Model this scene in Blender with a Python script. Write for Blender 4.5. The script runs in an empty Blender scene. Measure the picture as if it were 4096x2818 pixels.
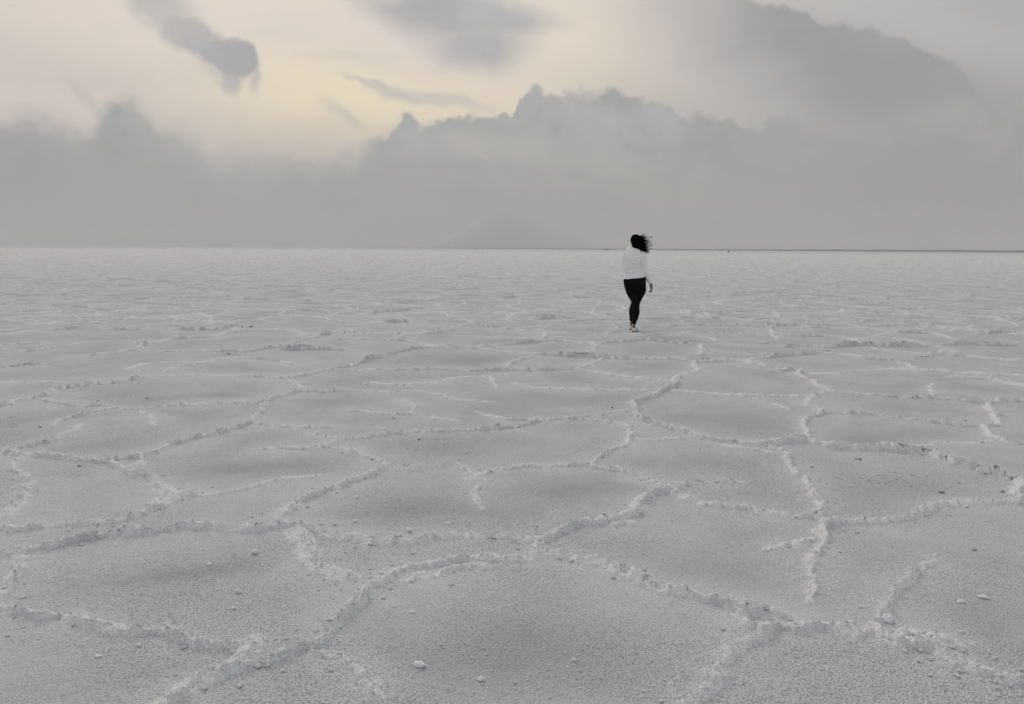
import bpy, bmesh, math, random, colorsys
import numpy as np
from mathutils import Vector, Matrix

random.seed(7); np.random.seed(7)
SC = bpy.context.scene
COL = SC.collection
rad = math.radians

# ------------------------------------------------------------------ camera
CAM_H = 1.40
FPX = 796.0                      # focal length in pixels of a 1024 px wide frame (about 28 mm)
PITCH = math.atan(103.3 / FPX)
ROLL = rad(0.41)
cam_d = bpy.data.cameras.new('camera')
cam_d.sensor_width = 36.0
cam_d.lens = FPX * 36.0 / 1024.0
cam_d.clip_start = 0.05
cam_d.clip_end = 40000.0
cam = bpy.data.objects.new('camera', cam_d)
COL.objects.link(cam)
CAM_R = Matrix.Rotation(rad(90) - PITCH, 4, 'X') @ Matrix.Rotation(ROLL, 4, 'Z')
cam.matrix_world = Matrix.Translation((0, 0, CAM_H)) @ CAM_R
SC.camera = cam


def pix_dir(px, py):
    """direction of a point of the 4096 x 2818 photograph"""
    v = Vector(((px / 4.0 - 512.0) / FPX, -(py / 4.0 - 352.25) / FPX, -1.0))
    return (CAM_R.to_3x3() @ v).normalized()


def ground_pt(px, py):
    d = pix_dir(px, py)
    t = CAM_H / max(-d.z, 1e-5)
    return (d.x * t, d.y * t)


def az_el(px, py):
    d = pix_dir(px, py)
    h = math.hypot(d.x, d.y)
    return math.atan2(d.x, d.y), d.z / h


# ------------------------------------------------------------------ colour helpers
def lin(c):
    return tuple((x / 255.0 / 12.92) if x / 255.0 <= 0.04045 else ((x / 255.0 + 0.055) / 1.055) ** 2.4 for x in c)


# ------------------------------------------------------------------ node expression helper
class E:
    nt = None

    def __init__(s, sock): s.s = sock

    @staticmethod
    def m(op, *a, clamp=False):
        n = E.nt.nodes.new('ShaderNodeMath'); n.operation = op; n.use_clamp = clamp
        for i, x in enumerate(a):
            if isinstance(x, E): E.nt.links.new(x.s, n.inputs[i])
            else: n.inputs[i].default_value = float(x)
        return E(n.outputs[0])

    def __add__(s, o): return E.m('ADD', s, o)
    __radd__ = __add__
    def __sub__(s, o): return E.m('SUBTRACT', s, o)
    def __rsub__(s, o): return E.m('SUBTRACT', o, s)
    def __mul__(s, o): return E.m('MULTIPLY', s, o)
    __rmul__ = __mul__
    def __truediv__(s, o): return E.m('DIVIDE', s, o)


def smooth(x, a, b):
    n = E.nt.nodes.new('ShaderNodeMapRange'); n.interpolation_type = 'SMOOTHSTEP'
    E.nt.links.new(x.s, n.inputs['Value'])
    for k, v in (('From Min', a), ('From Max', b)):
        if isinstance(v, E): E.nt.links.new(v.s, n.inputs[k])
        else: n.inputs[k].default_value = v
    n.inputs['To Min'].default_value = 0; n.inputs['To Max'].default_value = 1
    return E(n.outputs[0])


def cmix(f, a, b, mode='MIX'):
    n = E.nt.nodes.new('ShaderNodeMix'); n.data_type = 'RGBA'; n.blend_type = mode; n.clamp_factor = True
    fi, ai, bi = n.inputs[0], n.inputs[6], n.inputs[7]
    if isinstance(f, E): E.nt.links.new(f.s, fi)
    else: fi.default_value = f
    for q, sck in ((a, ai), (b, bi)):
        if isinstance(q, E): E.nt.links.new(q.s, sck)
        else: sck.default_value = (*q[:3], 1)
    return E(n.outputs[2])


def fcurve(x, pts):
    """piecewise curve; x in 0..1"""
    n = E.nt.nodes.new('ShaderNodeFloatCurve')
    E.nt.links.new(x.s, n.inputs['Value'])
    c = n.mapping.curves[0]
    n.mapping.use_clip = False
    pts = sorted(pts)
    while len(c.points) < len(pts): c.points.new(0.5, 0.5)
    for p, (a, b) in zip(c.points, pts):
        p.location = (a, b); p.handle_type = 'AUTO_CLAMPED'
    n.mapping.update()
    return E(n.outputs[0])


def nz(vec, scale, detail=4, rough=0.55, dist=0.0, off=0.0):
    n = E.nt.nodes.new('ShaderNodeTexNoise')
    n.inputs['Scale'].default_value = scale; n.inputs['Detail'].default_value = detail
    n.inputs['Roughness'].default_value = rough; n.inputs['Distortion'].default_value = dist
    if off:
        a = E.nt.nodes.new('ShaderNodeVectorMath'); a.operation = 'ADD'
        E.nt.links.new(vec, a.inputs[0]); a.inputs[1].default_value = (off, off * 0.7, off * 1.3)
        vec = a.outputs[0]
    E.nt.links.new(vec, n.inputs['Vector'])
    return E(n.outputs[0])


# ------------------------------------------------------------------ sky
SUN_AZ, SUN_EL = rad(-20), rad(33)
world = bpy.data.worlds.new('World')
SC.world = world
world.use_nodes = True
nt = world.node_tree
nt.nodes.clear()
E.nt = nt
out = nt.nodes.new('ShaderNodeOutputWorld')
bg = nt.nodes.new('ShaderNodeBackground')
SKY_STRENGTH = 0.10
bg.inputs['Strength'].default_value = SKY_STRENGTH
nt.links.new(bg.outputs[0], out.inputs[0])
tc = nt.nodes.new('ShaderNodeTexCoord')
sep = nt.nodes.new('ShaderNodeSeparateXYZ')
nt.links.new(tc.outputs['Generated'], sep.inputs[0])
dx, dy, dz = (E(sep.outputs[i]) for i in range(3))
az = E.m('ARCTAN2', dx, dy)
el = dz / E.m('MAXIMUM', E.m('SQRT', dx * dx + dy * dy), 0.05)
stretch = nt.nodes.new('ShaderNodeVectorMath'); stretch.operation = 'MULTIPLY'
nt.links.new(tc.outputs['Generated'], stretch.inputs[0]); stretch.inputs[1].default_value = (1, 1, 2.2)
SV = stretch.outputs[0]
stretch2 = nt.nodes.new('ShaderNodeVectorMath'); stretch2.operation = 'MULTIPLY'
nt.links.new(tc.outputs['Generated'], stretch2.inputs[0]); stretch2.inputs[1].default_value = (1, 1, 5.0)
SV2 = stretch2.outputs[0]

sky = nt.nodes.new('ShaderNodeTexSky')
sky.sky_type = 'NISHITA'
sky.sun_disc = False
sky.sun_elevation = SUN_EL
sky.sun_rotation = SUN_AZ
sky.air_density = 1.0; sky.dust_density = 3.0

n_soft = nz(SV, 3.0, 3, 0.5)
SVI = tc.outputs['Generated']
n_mid = nz(SV, 9.0, 5, 0.55, 0.3, 3.1)
n_fine = nz(SVI, 34.0, 7, 0.62, 0.3, 7.7)
n_streak = nz(SV2, 2.4, 4, 0.5, 0.6, 5.3)
n_w1 = nz(SVI, 16.0, 5, 0.55, 0.0, 11.0)
n_w2 = nz(SVI, 16.0, 5, 0.55, 0.0, 17.0)
# warped coordinates, so that cloud outlines are never plain curves
waz = az + (n_w1 - 0.5) * 0.038 + (n_fine - 0.5) * 0.014
wel = el + (n_w2 - 0.5) * 0.024 + (n_fine - 0.5) * 0.010
# cumulus cauliflower relief
vor = nt.nodes.new('ShaderNodeTexVoronoi'); vor.feature = 'SMOOTH_F1'
vor.inputs['Scale'].default_value = 46.0; vor.inputs['Smoothness'].default_value = 0.35
nt.links.new(SVI, vor.inputs['Vector'])
billow = E(vor.outputs['Distance'])
vor2 = nt.nodes.new('ShaderNodeTexVoronoi'); vor2.feature = 'SMOOTH_F1'
vor2.inputs['Scale'].default_value = 95.0; vor2.inputs['Smoothness'].default_value = 0.35
nt.links.new(SVI, vor2.inputs['Vector'])
billow2 = E(vor2.outputs['Distance'])


def V(x, y): return az_el(x * 1.7655, y * 1.7655)      # point of the 2320 px wide view


def blob(x, y, wx, wy, ang, soft, warp=1.0):
    """soft ellipse in the sky; size in view pixels, angle in degrees, clockwise down to the right"""
    a0, e0 = V(x, y)
    k = 1.0 / (FPX * 2320 / 1024)
    c, s = math.cos(rad(ang)), math.sin(rad(ang))
    A = (waz if warp else az) - a0
    B = (wel if warp else el) - e0
    u = (A * c - B * s) / (wx * k)
    v = (A * s + B * c) / (wy * k)
    d = E.m('SQRT', u * u + v * v)
    return 1.0 - smooth(d, 1.0 - soft, 1.0 + soft)


def union(*m):
    r = m[0]
    for x in m[1:]: r = E.m('MAXIMUM', r, x)
    return r


K10 = 1.0 / SKY_STRENGTH
def LC(*c): return tuple(x * K10 for x in lin(c))

# thin bright overcast veil, with a little of the clear sky shining through
veil = cmix(smooth(az, V(-400, 200)[0], V(500, 200)[0]), LC(226, 214, 204), LC(232, 220, 209))
veil = cmix(smooth(az, V(1250, 200)[0], V(2050, 200)[0]), veil, LC(190, 188, 186))
veil = cmix(smooth(n_streak, 0.42, 0.70) * 0.38, veil, LC(200, 196, 192))
veil = cmix(blob(120, 170, 500, 60, 8, 0.9) * 0.35, veil, LC(200, 190, 182))
veil = cmix(blob(900, 270, 330, 90, 0, 0.95) * 0.85, veil, LC(246, 229, 198))
veil = cmix(blob(760, 215, 190, 60, 10, 0.95) * 0.65, veil, LC(251, 234, 198))
veil = cmix(blob(1290, 90, 150, 90, 10, 0.95) * 0.75, veil, LC(240, 227, 208))
veil = cmix(blob(1500, 225, 260, 45, 14, 0.95) * 0.6, veil, LC(224, 212, 194))
veil = cmix(blob(650, 320, 330, 50, 0, 0.9) * 0.6, veil, LC(208, 196, 184))
veil = cmix(blob(1740, 270, 260, 40, 12, 0.9) * 0.55, veil, LC(204, 197, 188))
# beyond the frame, upwards: broken high cloud; round behind the camera: greyer
up = smooth(el, 0.30, 0.75)
veil = cmix(up * smooth(n_soft, 0.42, 0.62) * 0.8, veil, LC(190, 190, 192))
behind = smooth(E.m('ABSOLUTE', az), 0.8, 2.3)
sidecol = cmix(smooth(n_soft + (n_mid - 0.5) * 0.4, 0.38, 0.66), LC(205, 202, 200), LC(180, 181, 184))
veil = cmix(behind * (1.0 - smooth(el, 0.9, 3.0)), veil, sidecol)
clear = cmix(1.0, E(sky.outputs[0]), (0.55, 0.55, 0.55), 'MULTIPLY')
veil = cmix(0.05, veil, clear)

# big diagonal cloud, upper right
edge_r = [(1560, -60), (1640, -25), (1700, 0), (1780, 14), (1850, 44), (1900, 55), (1960, 62), (2040, 95), (2090, 108), (2150, 132),
          (2190, 172), (2215, 215), (2270, 245), (2320, 262), (2450, 300)]
tr = (az + 0.70) / 1.4
trw = (az + (n_w1 - 0.5) * 0.022 + (n_fine - 0.5) * 0.030 + 0.70) / 1.4
pr = []
for x, y in edge_r:
    a, e = V(x, y); pr.append(((a + 0.70) / 1.4, e / 0.4))
er = fcurve(tr, [(0.0, 0.9)] + pr + [(1.0, 0.25)]) * 0.4
dr_ = er + (0.5 - billow) * 0.012 + (0.5 - billow2) * 0.008 + (n_mid - 0.5) * 0.008 + (n_fine - 0.5) * 0.006 - el
band = smooth(dr_, -0.004, 0.006)
right_side = smooth(waz + (n_soft - 0.5) * 0.12, V(1260, 0)[0], V(1900, 0)[0])
lowfade = 1.0 - smooth(dr_, 0.04, 0.15) * 0.42 * (1.0 - smooth(az, V(1850, 0)[0], V(2150, 0)[0]))
col = cmix(band * right_side * lowfade, veil, cmix(smooth(n_mid, 0.4, 0.65), LC(154, 154, 157), LC(165, 165, 166)))
col = cmix(blob(2120, 240, 330, 60, 30, 0.8) * 0.75, col, LC(150, 150, 152))
col = cmix(blob(2330, 330, 330, 120, 14, 0.85) * 0.85, col, LC(152, 152, 153))
col = cmix(blob(2310, 20, 130, 40, 20, 0.9) * 0.35, col, LC(158, 159, 164))
col = cmix(blob(1640, 290, 240, 30, 14, 0.95) * 0.35, col, LC(180, 178, 174))
# upper centre cloud
m = union(blob(1040, 35, 190, 42, 4, 0.45), blob(1080, 100, 110, 50, 0, 0.65) * 0.95, blob(950, 40, 130, 46, 18, 0.75) * 0.85, blob(1010, 80, 110, 46, 20, 0.8) * 0.7)
col = cmix(m * 0.9, col, cmix(smooth(n_mid, 0.38, 0.62), LC(168, 169, 172), LC(184, 184, 185)))
# small cloud trailing down from the top
m2 = union(blob(360, 8, 75, 42, 25, 0.5) * 0.75, blob(432, 78, 62, 34, 32, 0.35), blob(500, 128, 62, 38, 35, 0.3),
           blob(545, 130, 44, 34, 20, 0.18), blob(586, 170, 12, 30, -2, 0.8) * 0.6, blob(520, 178, 26, 30, 0, 0.5) * 0.85,
           blob(470, 160, 14, 26, -30, 0.7) * 0.4)
col = cmix(m2 * 0.92, col, cmix(smooth(n_mid, 0.38, 0.62), LC(166, 166, 168), LC(186, 184, 182)))
# wisps
col = cmix(blob(860, 200, 75, 9, 14, 0.6) * 0.75, col, LC(206, 199, 190))
col = cmix(blob(980, 225, 110, 15, 6, 0.6) * 0.75, col, LC(208, 200, 192))
col = cmix(blob(775, 262, 50, 12, 32, 0.8) * 0.6, col, LC(204, 196, 188))
col = cmix(blob(800, 130, 90, 10, 0, 0.9) * 0.4, col, LC(212, 205, 197))
col = cmix(blob(205, 232, 40, 12, 50, 0.8) * 0.4, col, LC(190, 186, 182))

# low cloud bank with its lumpy top edge
edge = [(-300, 250), (-80, 262), (0, 266), (60, 262), (120, 270), (170, 292), (205, 285), (232, 250), (258, 226), (290, 222), (322, 242), (350, 266),
        (385, 292), (430, 300), (462, 325), (480, 345), (540, 338), (620, 346), (700, 350), (760, 352), (805, 340), (850, 312), (890, 298), (905, 272), (928, 263),
        (945, 270), (955, 279), (975, 276), (1000, 266), (1030, 264), (1055, 258), (1100, 262), (1140, 258), (1162, 262), (1172, 212), (1192, 200),
        (1225, 196), (1260, 205), (1310, 200), (1350, 206), (1392, 192), (1420, 210), (1450, 222), (1490, 222), (1520, 240),
        (1555, 262), (1600, 262), (1640, 258), (1668, 284), (1710, 288), (1745, 268), (1785, 262), (1815, 282), (1860, 292), (1920, 296), (2000, 285), (2100, 262),
        (2250, 240), (2600, 240)]
pe = []
for x, y in edge:
    a, e = V(x, y); pe.append(((a + 0.70) / 1.4, e / 0.4))
eb = fcurve(trw, pe) * 0.4
cr = [(-300, .6), (150, .55), (300, .45), (420, .8), (700, .9), (830, .6), (900, .18), (1100, .12), (1300, .22), (1400, .12), (1650, .12), (1750, .25), (1900, .5), (2100, 1.0), (2500, 1.0)]
soft = fcurve(tr, [((V(x, 300)[0] + 0.70) / 1.4, v) for x, v in cr]) * 0.020 + 0.0012
db = eb + (0.42 - billow) * 0.014 + (0.42 - billow2) * 0.007 + (n_mid - 0.5) * 0.012 * 1.0 + (n_fine - 0.5) * 0.014 - el
bank = smooth(db, soft * -1.0, soft * 1.8)
topcol = cmix(smooth(az, V(300, 300)[0], V(1100, 300)[0]), LC(172, 173, 172), LC(172, 174, 172))
topcol = cmix(smooth(az, V(1500, 300)[0], V(2200, 300)[0]), topcol, LC(157, 157, 157))
lowcol = cmix(smooth(az, V(0, 500)[0], V(700, 500)[0]), LC(149, 151, 157), LC(157, 157, 154))
lowcol = cmix(smooth(az, V(900, 500)[0], V(1300, 500)[0]), lowcol, LC(158, 159, 152))
lowcol = cmix(smooth(az, V(1500, 500)[0], V(2250, 500)[0]), lowcol, LC(143, 143, 143))
bankcol = cmix(smooth(el, 0.015, 0.17), lowcol, topcol)
bankcol = cmix((1.0 - smooth(el, 0.010, 0.032)) * 0.9, bankcol, LC(170, 170, 170))
inner = smooth(el, 0.03, 0.16)
n_b = nz(SVI, 11.0, 6, 0.56, 0.5, 21.0)
n_b2 = nz(SV2, 3.2, 4, 0.5, 1.0, 27.0)
bankcol = cmix(smooth(n_b, 0.48, 0.70) * inner * 0.75, bankcol, LC(188, 187, 183))
bankcol = cmix(smooth(n_b, 0.50, 0.30) * 0.7, bankcol, LC(148, 149, 149))
bankcol = cmix(smooth(n_b2, 0.45, 0.62) * 0.35, bankcol, LC(151, 151, 150))
# soft veil of vapour hanging over and into the bank
vap = smooth(eb + (n_b - 0.5) * 0.06 - el, -0.028, 0.02) * fcurve(tr, [((V(x, 300)[0] + 0.70) / 1.4, v) for x, v in [(-300, .5), (250, .55), (600, .6), (850, .4), (1100, .10), (1600, .12), (1900, .5), (2500, .7)]])
col = cmix(vap * 0.75, col, cmix(0.5, veil, bankcol))
col = cmix(bank * 0.97, col, bankcol)
# below the horizon (never seen, only lights the ground's underside): same as the horizon
col = cmix(1.0 - smooth(el, -0.06, -0.01), col, LC(160, 160, 158))
nt.links.new(col.s, bg.inputs['Color'])

# ------------------------------------------------------------------ sun behind the cloud
sun_d = bpy.data.lights.new('sun', 'SUN')
sun_d.energy = 0.8
sun_d.angle = rad(28)
sun_d.color = (1.0, 0.965, 0.92)
sun = bpy.data.objects.new('sun', sun_d)
COL.objects.link(sun)
sdir = Vector((math.sin(SUN_AZ) * math.cos(SUN_EL), math.cos(SUN_AZ) * math.cos(SUN_EL), math.sin(SUN_EL)))
sun.rotation_euler = sdir.to_track_quat('Z', 'Y').to_euler()

vs = SC.view_settings
SC.display_settings.display_device = 'sRGB'
vs.view_transform = 'Standard'; vs.look = 'None'; vs.exposure = 0.0; vs.gamma = 1.0
vs.use_curve_mapping = False
SC.render.engine = 'CYCLES'
SC.cycles.max_bounces = 6
SC.cycles.volume_bounces = 2

# ------------------------------------------------------------------ numpy noise
_T = np.random.RandomState(3).rand(256 * 256).astype(np.float32)
_P = np.random.RandomState(4).permutation(65536).astype(np.int64)


def vn2(x, y, seed=0):
    x = np.asarray(x, np.float32) + seed * 17.31; y = np.asarray(y, np.float32) - seed * 9.77
    xi = np.floor(x); yi = np.floor(y)
    fx = x - xi; fy = y - yi
    fx = fx * fx * (3 - 2 * fx); fy = fy * fy * (3 - 2 * fy)
    xi = xi.astype(np.int64); yi = yi.astype(np.int64)
    def h(a, b): return _T[_P[(a * 73 + _P[b & 65535]) & 65535]]
    a = h(xi, yi); b = h(xi + 1, yi); c = h(xi, yi + 1); d = h(xi + 1, yi + 1)
    return (a + (b - a) * fx) * (1 - fy) + (c + (d - c) * fx) * fy


def fb2(x, y, o=3, seed=0):
    s = 0; a = 0.5; t = 0
    for i in range(o):
        s = s + a * vn2(x * 2 ** i, y * 2 ** i, seed + i * 3); t += a; a *= 0.5
    return s / t


def vn3(p, f, seed=0):
    """cheap 3-D value noise on (n,3) points"""
    q = p * f + seed * 5.13
    z = q[:, 2]; zi = np.floor(z); fz = z - zi; fz = fz * fz * (3 - 2 * fz)
    a = vn2(q[:, 0] + zi * 31.7, q[:, 1] - zi * 12.9, seed)
    b = vn2(q[:, 0] + (zi + 1) * 31.7, q[:, 1] - (zi + 1) * 12.9, seed)
    return a + (b - a) * fz


def sstep(x, a, b):
    t = np.clip((x - a) / (b - a), 0, 1)
    return t * t * (3 - 2 * t)


# ------------------------------------------------------------------ materials
def new_mat(name):
    m = bpy.data.materials.new(name); m.use_nodes = True
    E.nt = m.node_tree
    b = m.node_tree.nodes['Principled BSDF']
    return m, b, m.node_tree


def attr(name):
    n = E.nt.nodes.new('ShaderNodeAttribute'); n.attribute_name = name
    return E(n.outputs['Fac'])


def salt_material():
    m, b, t = new_mat('salt_crust')
    tcn = t.nodes.new('ShaderNodeNewGeometry')
    P = tcn.outputs['Position']
    crust = attr('crust'); damp = attr('damp')
    g1 = nz(P, 70.0, 3, 0.6)
    g2 = nz(P, 7.0, 4, 0.6, 0.0, 2.0)
    c = cmix(damp * 0.8, SALT, SALT_DAMP)
    c = cmix(crust, c, SALT_WHITE)
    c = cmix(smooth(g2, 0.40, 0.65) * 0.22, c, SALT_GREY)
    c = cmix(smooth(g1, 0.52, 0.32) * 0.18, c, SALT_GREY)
    t.links.new(c.s, b.inputs['Base Color'])
    b.inputs['Roughness'].default_value = 0.92
    b.inputs['Specular IOR Level'].default_value = 0.25
    # grain: wormy millimetre nubs
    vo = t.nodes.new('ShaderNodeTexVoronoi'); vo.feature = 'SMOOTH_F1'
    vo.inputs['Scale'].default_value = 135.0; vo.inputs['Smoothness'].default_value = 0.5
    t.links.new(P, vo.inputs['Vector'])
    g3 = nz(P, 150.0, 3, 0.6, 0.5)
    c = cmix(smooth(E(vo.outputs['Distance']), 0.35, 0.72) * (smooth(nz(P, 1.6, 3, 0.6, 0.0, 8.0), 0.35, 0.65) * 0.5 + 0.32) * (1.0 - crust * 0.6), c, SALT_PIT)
    t.links.new(c.s, b.inputs['Base Color'])
    h = E(vo.outputs['Distance']) * -0.0055 + g3 * 0.0034 + g1 * 0.005
    bp = t.nodes.new('ShaderNodeBump'); bp.inputs['Strength'].default_value = 1.0
    bp.inputs['Distance'].default_value = 1.0
    t.links.new(h.s, bp.inputs['Height'])
    t.links.new(bp.outputs[0], b.inputs['Normal'])
    return m


SALT = (0.668, 0.693, 0.715)
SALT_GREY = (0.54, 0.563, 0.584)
SALT_DAMP = (0.445, 0.464, 0.482)
SALT_WHITE = (0.88, 0.905, 0.925)
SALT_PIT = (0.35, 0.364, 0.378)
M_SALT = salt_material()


def simple_mat(name, col, rough=0.8, nscale=None, ncol=None, bump=0.0, bscale=200.0, spec=0.3, sheen=0.0):
    m, b, t = new_mat(name)
    tcn = t.nodes.new('ShaderNodeTexCoord'); P = tcn.outputs['Object']
    if nscale:
        c = cmix(smooth(nz(P, nscale, 4, 0.6), 0.35, 0.65), col, ncol)
        t.links.new(c.s, b.inputs['Base Color'])
    else:
        b.inputs['Base Color'].default_value = (*col, 1)
    b.inputs['Roughness'].default_value = rough
    b.inputs['Specular IOR Level'].default_value = spec
    b.inputs['Sheen Weight'].default_value = sheen
    if bump:
        bp = t.nodes.new('ShaderNodeBump'); bp.inputs['Strength'].default_value = 0.6; bp.inputs['Distance'].default_value = bump
        t.links.new(nz(P, bscale, 3, 0.6).s, bp.inputs['Height']); t.links.new(bp.outputs[0], b.inputs['Normal'])
    return m


# ------------------------------------------------------------------ traced ridges of the salt crust
CROPS = {'A': (0, 0, 1.7655), '1': (0, 1500, .60345), '2': (1350, 1500, .60345), '3': (2696, 1500, .60345),
         '4': (0, 2100, .60345), '5': (1350, 2100, .60345), '6': (2696, 2100, .60345),
         'F': (0, 940, .60345), 'G': (1350, 940, .60345), 'H': (2700, 940, .6017)}
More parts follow.
